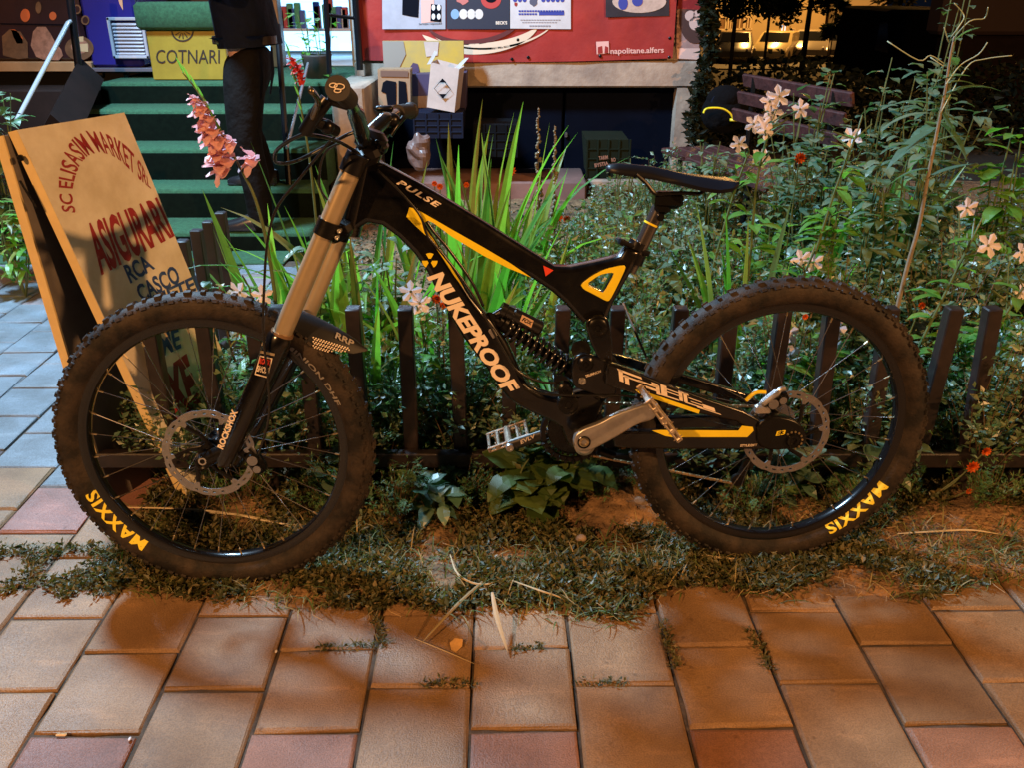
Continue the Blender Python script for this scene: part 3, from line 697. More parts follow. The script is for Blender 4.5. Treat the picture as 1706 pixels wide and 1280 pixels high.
# ================================================================ GROUND
m_soil = mat('dry_soil', (.31, .185, .09), .95, var=.6, vscale=12, color2=(.09, .055, .03), bump=1.0, bscale=55, bdist=.02)
def grid(name, x0, x1, y0, y1, nx, ny, zf, m, kind='structure'):
    vs = []; fs = []
    for j in range(ny + 1):
        for i in range(nx + 1):
            x = x0 + (x1 - x0) * i / nx; y = y0 + (y1 - y0) * j / ny; vs.append((x, y, zf(x, y)))
    for j in range(ny):
        for i in range(nx):
            a = j * (nx + 1) + i; fs.append((a, a + 1, a + nx + 2, a + nx + 1))
    me = bpy.data.meshes.new(name); me.from_pydata(vs, [], fs); me.materials.append(m); me.shade_smooth()
    o = bpy.data.objects.new(name, me); COL.objects.link(o); return tag(o, kind=kind)
from mathutils import noise as NZ
def nz(x, y, s, z=0.0): return NZ.noise(Vector((x * s, y * s, z)))
def bedz(x, y):
    z = -.004 + .018 * nz(x, y, 5) + .008 * nz(x, y, 17)
    rise = max(0, min(1, (y - 1.72) / .3)); z += .028 * rise
    z += .05 * math.exp(-((x - .29) ** 2 / .02 + (y - 2.0) ** 2 / .01))
    e = edge_low(x) + .03 * nz(x, 5.5, 9) + .02 * nz(x, y, 30)
    if y < e: z = -.06
    elif y < 1.72: z = .003 + .010 * min(1, (y - e) / .06) + .006 * nz(x, y, 25)
    return z
BND = [(-1.0, 1.70), (-.75, 1.62), (-.55, 1.60), (-.40, 1.58), (-.25, 1.60), (-.15, 1.58), (0, 1.585), (.12, 1.55), (.25, 1.54), (.33, 1.62), (.45, 1.65), (.6, 1.61), (.8, 1.61), (.95, 1.62), (1.1, 1.66), (3.7, 1.70)]
def edge_low(x):
    for (a, b_), (c, d) in zip(BND, BND[1:]):
        if a <= x <= c: return b_ + (d - b_) * (x - a) / (c - a)
    return 1.68
grid('garden_soil', -.98, 3.6, 1.46, 6.2, 300, 240, bedz, m_soil)
m_earth = mat('dark_earth', (.030, .026, .018), .95, var=.5, vscale=1.5, bump=.6, bscale=30)
def farz(x, y):
    t = max(0, min(1, (y - 6.5) / 30)); return -.06 - 2.1 * t * t * (3 - 2 * t) + (.05 * nz(x, y, .5) if y > 8 else 0)
grid('ground', -90, 120, -12, 160, 70, 86, farz, m_earth)

# ---- pavement of square blocks laid in half-bond columns
def hashed(a, b): return random.Random(a * 7919 + b * 104729 + 11).random()
m_pave = bpy.data.materials.new('concrete_pavers'); m_pave.use_nodes = True
nt = m_pave.node_tree; b = nt.nodes['Principled BSDF']; tc = nt.nodes.new('ShaderNodeTexCoord'); at = nt.nodes.new('ShaderNodeAttribute'); at.attribute_name = 'tone'
n1 = nt.nodes.new('ShaderNodeTexNoise'); n1.inputs['Scale'].default_value = 5; n1.inputs['Detail'].default_value = 8; n1.inputs['Roughness'].default_value = .6
n2 = nt.nodes.new('ShaderNodeTexNoise'); n2.inputs['Scale'].default_value = 330; n2.inputs['Detail'].default_value = 2
n3 = nt.nodes.new('ShaderNodeTexVoronoi'); n3.inputs['Scale'].default_value = 90
n4 = nt.nodes.new('ShaderNodeTexNoise'); n4.inputs['Scale'].default_value = 2.2; n4.inputs['Detail'].default_value = 3
mp = nt.nodes.new('ShaderNodeMapping'); mp.inputs['Scale'].default_value = (3, 14, 8); mp.inputs['Rotation'].default_value = (0, 0, .5); n5 = nt.nodes.new('ShaderNodeTexNoise'); n5.inputs['Scale'].default_value = 2.0; n5.inputs['Detail'].default_value = 5
for n in (n1, n2, n3, n4, mp): nt.links.new(tc.outputs['Object'], n.inputs['Vector'])
nt.links.new(mp.outputs[0], n5.inputs['Vector'])
r1 = nt.nodes.new('ShaderNodeValToRGB'); r1.color_ramp.elements[0].position = .3; r1.color_ramp.elements[1].position = .72
r1.color_ramp.elements[0].color = (.55, .48, .42, 1); r1.color_ramp.elements[1].color = (1.12, 1.1, 1.08, 1)
m1 = nt.nodes.new('ShaderNodeMixRGB'); m1.blend_type = 'MULTIPLY'; m1.inputs['Fac'].default_value = 1
nt.links.new(n1.outputs['Fac'], r1.inputs['Fac']); nt.links.new(at.outputs['Color'], m1.inputs['Color1']); nt.links.new(r1.outputs['Color'], m1.inputs['Color2'])
r2 = nt.nodes.new('ShaderNodeValToRGB'); r2.color_ramp.elements[0].position = .02; r2.color_ramp.elements[1].position = .07
r2.color_ramp.elements[0].color = (1.5, 1.45, 1.4, 1); r2.color_ramp.elements[1].color = (1, 1, 1, 1)
m2 = nt.nodes.new('ShaderNodeMixRGB'); m2.blend_type = 'MULTIPLY'; m2.inputs['Fac'].default_value = .7
nt.links.new(n3.outputs['Distance'], r2.inputs['Fac']); nt.links.new(m1.outputs['Color'], m2.inputs['Color1']); nt.links.new(r2.outputs['Color'], m2.inputs['Color2'])
r5 = nt.nodes.new('ShaderNodeValToRGB'); r5.color_ramp.elements[0].position = .58; r5.color_ramp.elements[1].position = .75
r5.color_ramp.elements[0].color = (1, 1, 1, 1); r5.color_ramp.elements[1].color = (1.45, 1.4, 1.35, 1)
m3 = nt.nodes.new('ShaderNodeMixRGB'); m3.blend_type = 'MULTIPLY'; m3.inputs['Fac'].default_value = .8
nt.links.new(n5.outputs['Fac'], r5.inputs['Fac']); nt.links.new(m2.outputs['Color'], m3.inputs['Color1']); nt.links.new(r5.outputs['Color'], m3.inputs['Color2'])
r6 = nt.nodes.new('ShaderNodeValToRGB'); r6.color_ramp.elements[0].position = .36; r6.color_ramp.elements[1].position = .62
r6.color_ramp.elements[0].color = (.66, .64, .62, 1); r6.color_ramp.elements[1].color = (1.12, 1.12, 1.12, 1)
m4 = nt.nodes.new('ShaderNodeMixRGB'); m4.blend_type = 'MULTIPLY'; m4.inputs['Fac'].default_value = .75
nt.links.new(n2.outputs['Fac'], r6.inputs['Fac']); nt.links.new(m3.outputs['Color'], m4.inputs['Color1']); nt.links.new(r6.outputs['Color'], m4.inputs['Color2'])
n7 = nt.nodes.new('ShaderNodeTexVoronoi'); n7.inputs['Scale'].default_value = 17; nt.links.new(tc.outputs['Object'], n7.inputs['Vector'])
r7 = nt.nodes.new('ShaderNodeValToRGB'); r7.color_ramp.elements[0].position = .05; r7.color_ramp.elements[1].position = .10
r7.color_ramp.elements[0].color = (.5, .46, .42, 1); r7.color_ramp.elements[1].color = (1, 1, 1, 1)
m5 = nt.nodes.new('ShaderNodeMixRGB'); m5.blend_type = 'MULTIPLY'; m5.inputs['Fac'].default_value = .6
nt.links.new(n7.outputs['Distance'], r7.inputs['Fac']); nt.links.new(m4.outputs['Color'], m5.inputs['Color1']); nt.links.new(r7.outputs['Color'], m5.inputs['Color2'])
nt.links.new(m5.outputs['Color'], b.inputs['Base Color'])
mr = nt.nodes.new('ShaderNodeMapRange'); mr.inputs['From Min'].default_value = .35; mr.inputs['From Max'].default_value = .65; mr.inputs['To Min'].default_value = .42; mr.inputs['To Max'].default_value = .72
nt.links.new(n4.outputs['Fac'], mr.inputs['Value']); nt.links.new(mr.outputs[0], b.inputs['Roughness'])
bp = nt.nodes.new('ShaderNodeBump'); bp.inputs['Strength'].default_value = .6; bp.inputs['Distance'].default_value = .003
ad = nt.nodes.new('ShaderNodeMath'); ad.operation = 'ADD'; nt.links.new(n2.outputs['Fac'], ad.inputs[0]); nt.links.new(n1.outputs['Fac'], ad.inputs[1])
nt.links.new(ad.outputs[0], bp.inputs['Height']); nt.links.new(bp.outputs['Normal'], b.inputs['Normal'])

PW, PR = .2055, .2224; TH = -.0143
def edge_y(x):   # ragged far end of the pavement by the bed
    return 1.70
vs = []; fs = []; cols = []
def paver(cx, cy, tone, k):
    g = .0035; bv = .006; X = PW / 2 - g; Y = PR / 2 - g; r = random.Random(k); dz = r.uniform(-.002, .002); tx = r.uniform(-.014, .014); ty = r.uniform(-.014, .014); ro = r.uniform(-.006, .006) + TH * -1
    # TH: block courses run a little left of straight ahead
    def P(x, y, z):
        c, s_ = cos(ro), sin(ro); return (cx + x * c - y * s_, cy + x * s_ + y * c, z + dz + tx * x + ty * y)
    n = len(vs); j = lambda: r.uniform(-.0022, .0022)
    for (q, z) in ((0, -.045), (0, -bv), (bv * .35, -bv * .35), (bv, 0)):
        for a, b_ in ((-1, -1), (1, -1), (1, 1), (-1, 1)): vs.append(P(a * (X - q) + j(), b_ * (Y - q) + j(), z))
    for L in range(3):
        for i in range(4):
            i2 = (i + 1) % 4; fs.append((n + L * 4 + i, n + L * 4 + i2, n + L * 4 + 4 + i2, n + L * 4 + 4 + i)); cols.append(tone)
    fs.append((n + 12, n + 13, n + 14, n + 15)); cols.append(tone)
ct, st_ = cos(-TH), sin(-TH)
# one block's left-near corner sits at x=-.0796 where y=1.2206..1.443
for i in range(-26, 13):
    for j in range(-8, 24):
        off = .5 if i % 2 else 0.0
        lx = -.0796 + (i + .5) * PW; ly = 1.2206 + (j + .5 + off) * PR - 0
        # rotate the lattice slightly about (0,1.2)
        x = lx * ct - (ly - 1.2) * st_; y = 1.2 + lx * st_ + (ly - 1.2) * ct
        if y < -.6 or y > 4.30: continue
        if x > -1.00 and y > 1.70: continue
        if x < -4.2 or x > 2.4: continue
        h = hashed(i, j); g_ = .24 + .09 * hashed(j, i)
        tone = (g_ * .94, g_ * .59, g_ * .30)
        if j == -1 and i % 2 == 0: tone = (.24 + .05 * h, .115 + .03 * h, .08)
        if x < -.85 and 1.9 < y < 2.2 and x > -1.3: tone = (.30, .15, .12)
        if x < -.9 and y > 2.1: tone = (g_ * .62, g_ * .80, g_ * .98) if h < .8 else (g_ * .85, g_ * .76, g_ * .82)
        paver(x, y, tone, i * 1000 + j)
me = bpy.data.meshes.new('pavement'); me.from_pydata(vs, [], fs); me.materials.append(m_pave)
ca = me.color_attributes.new('tone', 'FLOAT_COLOR', 'CORNER'); k = 0; buf = []
for p, c in zip(me.polygons, cols): buf.extend([c[0], c[1], c[2], 1.0] * p.loop_total)
ca.data.foreach_set('color', buf)
pav = bpy.data.objects.new('pavement', me); COL.objects.link(pav); tag(pav, kind='structure')
# sand filling the joints
grid('joint_sand', -4.3, 2.5, -.7, 4.35, 90, 60, lambda x, y: -.010 + .004 * nz(x, y, 9), mat('joint_sand', (.10, .065, .04), .95, var=.5, vscale=30, bump=.8, bscale=200, bdist=.004)) if False else None
m_sand = mat('joint_sand', (.08, .055, .035), .95, var=.5, vscale=30, bump=.8, bscale=200, bdist=.004)
grid('joint_sand', -4.3, 2.5, -.7, 1.66, 120, 50, lambda x, y: -.0075 + .006 * nz(x, y, 9) + .004 * nz(x, y, 41), m_sand)
grid('joint_sand', -4.3, -.97, 1.66, 4.33, 60, 50, lambda x, y: -.0075 + .006 * nz(x, y, 9) + .004 * nz(x, y, 41), m_sand)

# ================================================================ FENCE
m_fence = mat('brown_fence_paint', (.026, .018, .018), .42, var=.45, vscale=26, color2=(.012, .009, .010), bump=.3, bscale=120, bdist=.002)
FY0 = 2.05; FH = .548; RZ = .135
xs_top = [(238, 487), (330, 487), (415, 487), (500, 487), (585, 487), (672, 487), (760, 487), (848, 487), (937, 487), (1030, 487), (1135, 487), (1222, 486), (1310, 485), (1398, 484), (1494, 482), (1591, 481), (1672, 482), (1768, 482)]
leanx = {1494: .010, 1591: -.012, 1672: .020, 1398: .012}
fence = empty('garden_fence', (0, FY0, 0), 'low brown painted metal picket fence along the flower bed behind the bike', 'fence')
prim = random.Random(5)
def picket(px, parent, Y=FY0, lean=0.0):
    t = atY(px, 484, Y); x = t.x; mb = MB(); w_ = .037; d_ = .038
    rot = Matrix.Rotation(prim.uniform(-.012, .012), 3, 'Y'); c = Vector((x, Y, (FH + .02) / 2)); mb.rbox(c, (w_, d_, FH - .02), .003, Matrix.Rotation(-lean / .4, 3, 'Y') @ rot)
    autosmooth(mb.build('picket', m_fence, parent), 30)
for px, _ in xs_top: picket(px, fence, lean=leanx.get(px, 0))
mb = MB(); mb.rbox((.35, FY0 - .0355, RZ), (2.96, .030, .042), .003); mb.build('rail', m_fence, fence)
m_fence2 = mat('shaded_fence_paint', (.018, .019, .026), .4, var=.3, vscale=15)  # pickets face away from the orange lamps; that shade is put into the colour
fence2 = empty('garden_fence', (-1.03, 3.0, 0), 'low dark picket fence running back along the green steps, left of the flower bed', 'fence')
for k in range(8):
    y = 2.17 + k * .121; mb = MB(); mb.rbox((-1.035 + .002 * k, y, .29), (.036, .036, .535), .003, Matrix.Rotation(prim.uniform(-.02, .02), 3, 'X')); autosmooth(mb.build('picket', m_fence2, fence2), 30)
mb = MB(); mb.rbox((-1.006, 2.6, RZ), (.026, 1.05, .04), .003, Matrix.Rotation(-.016, 3, 'Z')); mb.build('rail', m_fence, fence2)

# ================================================================ STEPS with green carpet, landing, shop
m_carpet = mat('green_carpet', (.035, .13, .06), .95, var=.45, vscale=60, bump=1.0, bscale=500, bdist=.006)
m_riser = mat('dark_green_riser', (.003, .007, .004), 1.0, var=.4, vscale=40, spec=.1)  # near-black green, far darker than the carpet on the treads
m_conc = mat('old_painted_concrete', (.44, .35, .27), .85, var=.35, vscale=6, color2=(.26, .20, .16), bump=.6, bscale=18, bdist=.01)
SY = [4.46, 4.78, 5.04, 5.34, 5.66]; SZ = [.108, .265, .437, .613, .738]
XL = [-4.2, -2.75, -2.66, -2.60, -2.55]
steps = empty('steps', (-1.9, 4.9, 0), 'wide entrance steps covered in green artificial turf carpet', 'steps')
for k in range(5):
    y0 = SY[k]; y1 = SY[k + 1] if k < 4 else 8.2; z0 = 0 if k == 0 else SZ[k - 1]; xr = -1.06
    mb = MB(); mb.rbox(((XL[k] + xr) / 2, (y0 + y1) / 2 + .015, (z0 - .05 + SZ[k]) / 2), (xr - XL[k], y1 - y0 + .02, SZ[k] - z0 + .05), .012)
    stp = autosmooth(mb.build('landing' if k == 4 else 'step', m_carpet, steps), 50)
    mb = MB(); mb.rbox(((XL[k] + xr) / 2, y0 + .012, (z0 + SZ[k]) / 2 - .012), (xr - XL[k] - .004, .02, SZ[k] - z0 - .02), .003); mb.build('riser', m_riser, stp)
mb = MB(); mb.rbox((-3.2, 4.36, .002), (4.1, .24, .014), .004); 
thing_mesh(mb, 'doormat_strip', m_carpet, (-3.2, 4.36, 0), 'strip of green turf carpet lying on the pavement before the lowest step', 'carpet')

m_wallpink = mat('facade_render', (.46, .38, .33), .9, var=.2, vscale=5, bump=.3, bscale=30)
m_dark = mat('dark_recess_paint', (.004, .005, .011), .9, spec=.1, var=.3, vscale=3)
m_darkred = mat('dark_boards', (.018, .009, .007), .8, spec=.2, var=.4, vscale=6)
FW = 6.0
shop = empty('shop_building', (0, FW, 0), 'shop front with a lit doorway and a dark basement niche under a cream beam', 'building')
def pt(px, py, Y=FW): return atY(px, py, Y)
def wbox(name, m, x0, x1, y0, y1, z0, z1, parent, b=.004, rot=None):
    mb = MB(); mb.rbox(((x0 + x1) / 2, (y0 + y1) / 2, (z0 + z1) / 2), (x1 - x0, y1 - y0, z1 - z0), b, rot); o = mb.build(name, m, parent); return autosmooth(o, 40)
zb0 = pt(900, 145).z; zb1 = pt(900, 101).z; xR = pt(1166, 100).x; xP0 = pt(1128, 140).x; xL0 = -.98
wbox('upper_wall', m_wallpink, -1.02, xR, FW, FW + .25, zb1 + .001, 3.6, shop)
wbox('beam', m_conc, -1.02, xR, FW - .03, FW + .25, zb0, zb1, shop, .012)
# rough pillar at the corner with chipped plaster
mb = MB(); rr = random.Random(2); zz = [-.1, .05, .18, .30, .42, .52, .60, zb0]; vs_ = []
for i, z in enumerate(zz):
    x1 = xP0 + .155 + rr.uniform(-.022, .012); vs_ += [Vector((xP0, FW - .028, z)), Vector((x1, FW - .028, z)), Vector((x1, FW + .25, z)), Vector((xP0, FW + .25, z))]
fs_ = []
for i in range(len(zz) - 1):
    for k in range(4): fs_.append((i * 4 + k, i * 4 + (k + 1) % 4, i * 4 + 4 + (k + 1) % 4, i * 4 + 4 + k))
mb.add(vs_, fs_); mb.build('corner_pillar', m_conc, shop)
# basement niche
m_door_d = mat('niche_black', (.003, .004, .008), .9, spec=.05)
wbox('niche_back', m_door_d, -1.0, xP0, FW + .30, FW + .36, -.2, zb0 + .05, shop)
m_door = mat('dark_blue_door', (.002, .0035, .010), .8, spec=.05, var=.3, vscale=4)
for a, b_ in ((635, 938), (941, 1126)):
    wbox('niche_door', m_door, pt(a, 200, FW + .12).x, pt(b_, 200, FW + .12).x - .004, FW + .1, FW + .13, .06, zb0 - .004, shop, .008)
mb = MB(); mb.rbox(pt(943, 224, FW + .09), (.02, .02, .035), .004); mb.build('padlock', m_steel, shop)
wbox('niche_sill', mat('pinkish_sill_slab', (.24, .13, .11), .8, var=.3, vscale=7), -.95, pt(975, 290, 5.75).x, 5.62, 6.1, -.05, .135, shop, .01)
wbox('plinth', m_conc, -1.02, xP0 + .02, 6.05, 6.12, -.1, .06, shop, .01)
# side wall of the landing (pale concrete cheek)
wbox('landing_wall', m_conc, -1.055, -.86, 5.3, 6.0, -.05, .75, shop, .012)
# interior behind the doorway: bright room
m_wood = mat('door_frame_wood', (.30, .16, .07), .4, var=.3, vscale=12)
dY = 6.75; 
m_room = emis('lit_shop_interior', (.30, .66, 1.0), 3.0)
wbox('room_back', m_room, -2.15, -1.10, 7.9, 7.95, .78, 3.3, shop, .001)
wbox('room_floor', mat('shop_tiles', (.5, .5, .5), .3), -2.4, -1.08, dY + .1, 8.2, .741, .750, shop, .001)
wbox('left_wall', mat('shop_dark_wall', (.035, .03, .05), .5), -5.0, -2.02, dY, dY + .15, .7, 3.6, shop)
xd0 = pt(468, 60, dY).x; xd1 = pt(585, 60, dY).x
wbox('door_jamb', m_wood, xd1, xd1 + .09, dY - .02, dY + .1, .742, 3.0, shop); wbox('door_jamb', m_wood, xd0 - .08, xd0, dY - .02, dY + .1, .742, 3.0, shop)
# goods on bright shelves seen through the door
mb = MB(); rg = random.Random(8)
sh = empty('shop_shelf', (-1.6, 7.6, .75), 'bright shelves of goods seen through the lit shop doorway', 'shelf')
for z in (.95, 1.25, 1.55, 1.85): wbox('shelf_board', mat('white_shelf', (.7, .72, .75), .4), -1.95, -1.2, 7.55, 7.75, z, z + .02, sh, .002)
gm = [mat('goods_a', (.5, .06, .08), .4), mat('goods_b', (.05, .12, .45), .4), mat('goods_c', (.6, .6, .62), .4), mat('goods_d', (.05, .35, .2), .4)]
for k, g in enumerate(gm):
    mb = MB()
    for q in range(16):
        x = rg.uniform(-1.93, -1.22); z = rg.choice((.97, 1.27, 1.57)); h = rg.uniform(.1, .22); mb.rbox((x, 7.6, z + h / 2), (.05, .05, h), .006)
    o = mb.build('goods', g, sh); o['kind'] = 'stuff'
lamp('shop_interior_light', 'POINT', (-1.6, 7.2, 2.6), 45, (.55, .75, 1.0), .15)

# ---- banner and posters
m_banner = mat('red_vinyl_banner', (.36, .030, .026), .48, var=.35, vscale=2.5, color2=(.24, .018, .022), bump=.5, bscale=5, bdist=.02)
bx0 = pt(598, 95, FW - .035).x; bx1 = pt(1120, 95, FW - .035).x; bz0 = pt(900, 98, FW - .035).z + .0
banner = empty('banner', (bx0, FW - .03, bz0), 'red vinyl banner screwed to the shop wall above the beam', 'banner')
mb = MB(); nxx = 60; nzz = 20; vs_ = []; fs_ = []
def ban(u, v):
    x = bx0 + (bx1 - bx0) * u; sag = .018 * sin(pi * u) * (1 - v); z = bz0 - sag + .012 * (u - .5) + 1.0 * v; y = FW - .034 - .006 * (1 + nz(x * 2, z * 1.5, 2.5)) - .004 * (1 + sin(x * 9 + z * 5)); return Vector((x, y, z))
for j in range(nzz + 1):
    for i in range(nxx + 1): vs_.append(ban(i / nxx, j / nzz))
for j in range(nzz):
    for i in range(nxx):
        a = j * (nxx + 1) + i; fs_.append((a, a + 1, a + nxx + 2, a + nxx + 1))
mb.add(vs_, fs_); autosmooth(mb.build('banner_sheet', m_banner, banner), 60)
yb = FW - .052
def flatpoly(name, pxs, m, parent, Y=yb):
    mb = MB(); mb.add([pt(p[0], p[1], Y) for p in pxs], [tuple(range(len(pxs)))]); return mb.build(name, m, parent)
def walltext(s, A, B, h, m, parent, Y, shear=0, bold=0.0, name='lettering'):
    v_, f_ = text_mesh(s, shear, bold); A = Vector(A); B = Vector(B); d = B - A; n = Vector((d.y, -d.x)).normalized(); mb = MB()
    mb.add([pt(*(A + d * v.x + n * (h * v.y)), Y) for v in v_], f_); return mb.build(name, m, parent)
m_pinkw = mat('banner_pale_print', (.72, .42, .38), .5)
walltext('napolitane.alfers', (1017, 89), (1106, 87), 9, m_pinkw, banner, yb, 0, .02)
flatpoly('emblem', [(993, 69), (1014, 68), (1015, 88), (994, 90)], m_pinkw, banner)
flatpoly('emblem', [(996, 78), (1003, 76), (1004, 88), (996, 89)], m_banner, banner, yb - .002); flatpoly('emblem', [(1008, 76), (1013, 78), (1013, 88), (1007, 88)], m_banner, banner, yb - .002)
def arcstrip(c, rx, ry, w0, a0, a1, m, name, tilt=0.0):
    P = []; n = 24
    for k in range(n + 1):
        a = R_(a0 + (a1 - a0) * k / n); P.append((c[0] + rx * cos(a), c[1] + ry * sin(a) + tilt * cos(a)))
    Q = []
    for k in range(n + 1):
        a = R_(a0 + (a1 - a0) * k / n); ww = w0 * sin(pi * k / n) ** .6; Q.append((c[0] + (rx - ww) * cos(a), c[1] + (ry - ww * .7) * sin(a) + tilt * cos(a)))
    mb = MB(); mb.add([pt(*p, yb) for p in P + Q], [(k, k + 1, n + 2 + k, n + 1 + k) for k in range(n)]); mb.build(name, m, banner)
m_cream = mat('banner_cream_print', (.70, .56, .42), .5); m_maroon = mat('banner_maroon_print', (.10, .02, .025), .5)
arcstrip((800, 38), 100, 52, 26, 15, 165, m_cream, 'printed_swirl', -6); arcstrip((790, 30), 80, 44, 12, 10, 170, m_maroon, 'printed_swirl', -6)
arcstrip((820, 28), 110, 54, 5, 20, 150, m_cream, 'printed_swirl', -8)
flatpoly('printed_photo', [(1009, -60), (1115, -60), (1115, 26), (1009, 28)], mat('photo_dark', (.03, .03, .045), .4, var=.4, vscale=8), banner)
mb = MB(); 
def blob(cx, cy, rx, ry, n=26, jit=.0, seed=1):
    r = random.Random(seed); return [(cx + rx * cos(2 * pi * k / n) * (1 + r.uniform(-jit, jit)), cy + ry * sin(2 * pi * k / n) * (1 + r.uniform(-jit, jit))) for k in range(n)]
m_plate = mat('photo_pale', (.55, .42, .36), .5, var=.3, vscale=25)
mb.add([pt(*p, yb - .003) for p in blob(1065, 2, 45, 19)], [tuple(range(26))]); mb.build('printed_plate', m_plate, banner)
m_blue = mat('print_blue', (.03, .05, .30), .5)
for c in ((1038, 5, 8, 11), (1062, 1, 9, 9)): flatpoly('printed_plate', blob(*c), m_blue, banner, yb - .005)
for p in ((863, 66), (880, 95), (1000, 93), (1115, 95), (1116, 63), (853, 98)):
    mb = MB(); mb.lathe([(0, -.003), (.006, -.003), (.010, 0), (.010, .004)], pt(*p, yb), (0, 1, 0), 10); mb.build('screw', m_blackm, banner)
def poster(label, quad, m, name='poster', Y=FW - .058, cat='poster'):
    mb = MB(); P = [pt(p[0], p[1], Y) for p in quad]; Q = [p + Vector((0, .002, 0)) for p in P]
    mb.add(P + Q, [(0, 1, 2, 3), (7, 6, 5, 4), (0, 4, 5, 1), (1, 5, 6, 2), (2, 6, 7, 3), (3, 7, 4, 0)])
    root = empty(name, P[0], label, cat); mb.build('sheet', m, root); return root
yp = FW - .060
m_white = mat('poster_paper', (.62, .60, .62), .5, var=.15, vscale=6, bump=.2, bscale=12, bdist=.01)
p1 = poster('pale grey poster with a dark bottle, leftmost of the posters on the red banner', [(636, -90), (742, -90), (742, 48), (637, 48)], mat('poster_grey', (.40, .43, .52), .45, var=.2, vscale=6))
flatpoly('print', [(671, -40), (700, -40), (697, 29), (684, 27), (670, 24)], m_dark, p1, yp); flatpoly('print', [(700, -30), (722, -30), (724, 36), (702, 38)], m_pinkw, p1, yp); flatpoly('print', [(718, 6), (735, 8), (735, 36), (717, 35)], m_dark, p1, yp - .001)
for q in ((722, 12), (731, 12), (722, 27), (731, 27)): flatpoly('print', blob(q[0], q[1], 3, 5), mat('poster_white_print', (.7, .7, .72), .5), p1, yp - .002)
walltext('Servește responsabil', (698, 41), (736, 40), 3, m_dark, p1, yp)
p2 = poster('dark blue beer poster with four white discs and a red ring', [(744, -90), (849, -90), (849, 48), (744, 48)], mat('poster_navy', (.025, .035, .06), .4))
for i, x in enumerate((758, 772, 785, 798)): flatpoly('print', blob(x, 23, 7, 8.5), mat('disc_print', (.20, .36, .58) if i == 0 else (.62, .60, .58), .5), p2, yp)
flatpoly('print', blob(818, -2, 17, 16), mat('ring_red', (.45, .05, .05), .5), p2, yp); flatpoly('print', blob(818, -4, 10, 8), m_dark, p2, yp - .001); flatpoly('print', blob(771, -2, 10, 9, 12, .2), mat('ring_pink', (.5, .16, .15), .5), p2, yp)
walltext("BECK'S", (826, 40), (845, 40), 5, m_decal, p2, yp, 0, .03)
p3 = poster('white paper notice with blue headline print on the red banner', [(850, -90), (951, -90), (951, 48), (850, 47)], m_white)
for i, (y, a, b_, h) in enumerate(((16.5, 864, 940, 3), (21.5, 864, 895, 3), (32, 867, 936, 1.6), (36, 870, 930, 1.6), (41.5, 882, 918, 2.5))):
    for x in np.arange(a, b_ - 3, 4.5): flatpoly('print', [(x, y), (x + 3.6, y), (x + 3.6, y + h), (x, y + h)], m_blue if i < 2 else mat('print_grey', (.28, .27, .30), .5) if (x == a) else bpy.data.materials['print_grey'], p3, yp)
flatpoly('print', [(898, 19), (940, 18.5), (940, 25), (898, 25)], m_blue, p3, yp)
for x in (858, 866, 874, 905, 913, 921, 929, 937): flatpoly('print', blob(x, -1, 3.4, 4), m_blue, p3, yp)
flatpoly('print', blob(889, 2, 6.5, 8, 12, .15), mat('badge_grey', (.08, .09, .14), .5), p3, yp); flatpoly('print', [(857, 4), (862, 4), (862, 8), (859.5, 10.5), (857, 8)], m_banner, p3, yp)
p4 = poster('faded poster of pale pink flowers at the wall corner beside the red banner', [(1128, -90), (1170, -90), (1164, 100), (1127, 98)], mat('faded_pink', (.50, .30, .27), .6, var=.3, vscale=6), Y=FW - .012)
y4 = FW - .016
flatpoly('print', blob(1158, 30, 27, 42), mat('brown_disc', (.08, .035, .03), .6), p4, y4); flatpoly('print', [(1128, -40), (1170, -40), (1170, 16), (1128, 14)], m_banner, p4, y4 - .0005)
m_petalp = mat('petal_print', (.72, .48, .42), .6)
for c in ((1150, 26, 9, 9), (1158, 38, 10, 12), (1163, 24, 8, 8)): flatpoly('print', blob(*c), m_petalp, p4, y4 - .001)
flatpoly('print', [(1128, 80), (1166, 80), (1165, 99), (1128, 97)], m_petalp, p4, y4 - .0008)

# ---- cartons by the wall
m_ycard = mat('yellow_printed_card', (.50, .36, .06), .55, var=.3, vscale=4, color2=(.34, .28, .12))
m_card = mat('cardboard', (.34, .22, .13), .8, var=.2, vscale=8, bump=.2, bscale=60, bdist=.003)
m_wcard = mat('white_cardboard', (.52, .45, .42), .7, var=.2, vscale=6)
def carton(name, label, A, B, C, depth, m, Y, cat='box', yaw=0.0, lid=None):
    """A bottom-left, B bottom-right, C top-left in the picture, at depth Y"""
    a, b_, c = pt(*A, Y), pt(*B, Y), pt(*C, Y); root = empty(name, a, label, cat); n = Vector((0, depth, 0)); mb = MB(); d = b_ + c - a
    mb.add([a, b_, d, c, a + n, b_ + n, d + n, c + n], [(0, 1, 2, 3), (7, 6, 5, 4), (0, 4, 5, 1), (1, 5, 6, 2), (2, 6, 7, 3), (3, 7, 4, 0)])
    mb.build('carton', m, root); return root
c1 = carton('cardboard_box', 'large flat yellow printed carton leaning on the red banner', (640, 124), (773, 124), (637, 68), .05, m_ycard, 5.80)
flatpoly('print', [(706, 69), (731, 69), (729, 92), (710, 94)], m_wcard, c1, 5.795); flatpoly('print', [(683, 112), (688, 104), (696, 106), (699, 118), (690, 124), (684, 120)], mat('print_purple', (.06, .04, .10), .6), c1, 5.795)
flatpoly('print', [(637, 68), (672, 68), (676, 90), (660, 124), (640, 124)], mat('carton_grey_print', (.24, .24, .22), .6), c1, 5.795)
c2 = carton('cardboard_box', 'dark violet and brown carton under the yellow one', (682, 186), (775, 183), (682, 124), .25, mat('violet_card', (.05, .035, .09), .6), 5.66)
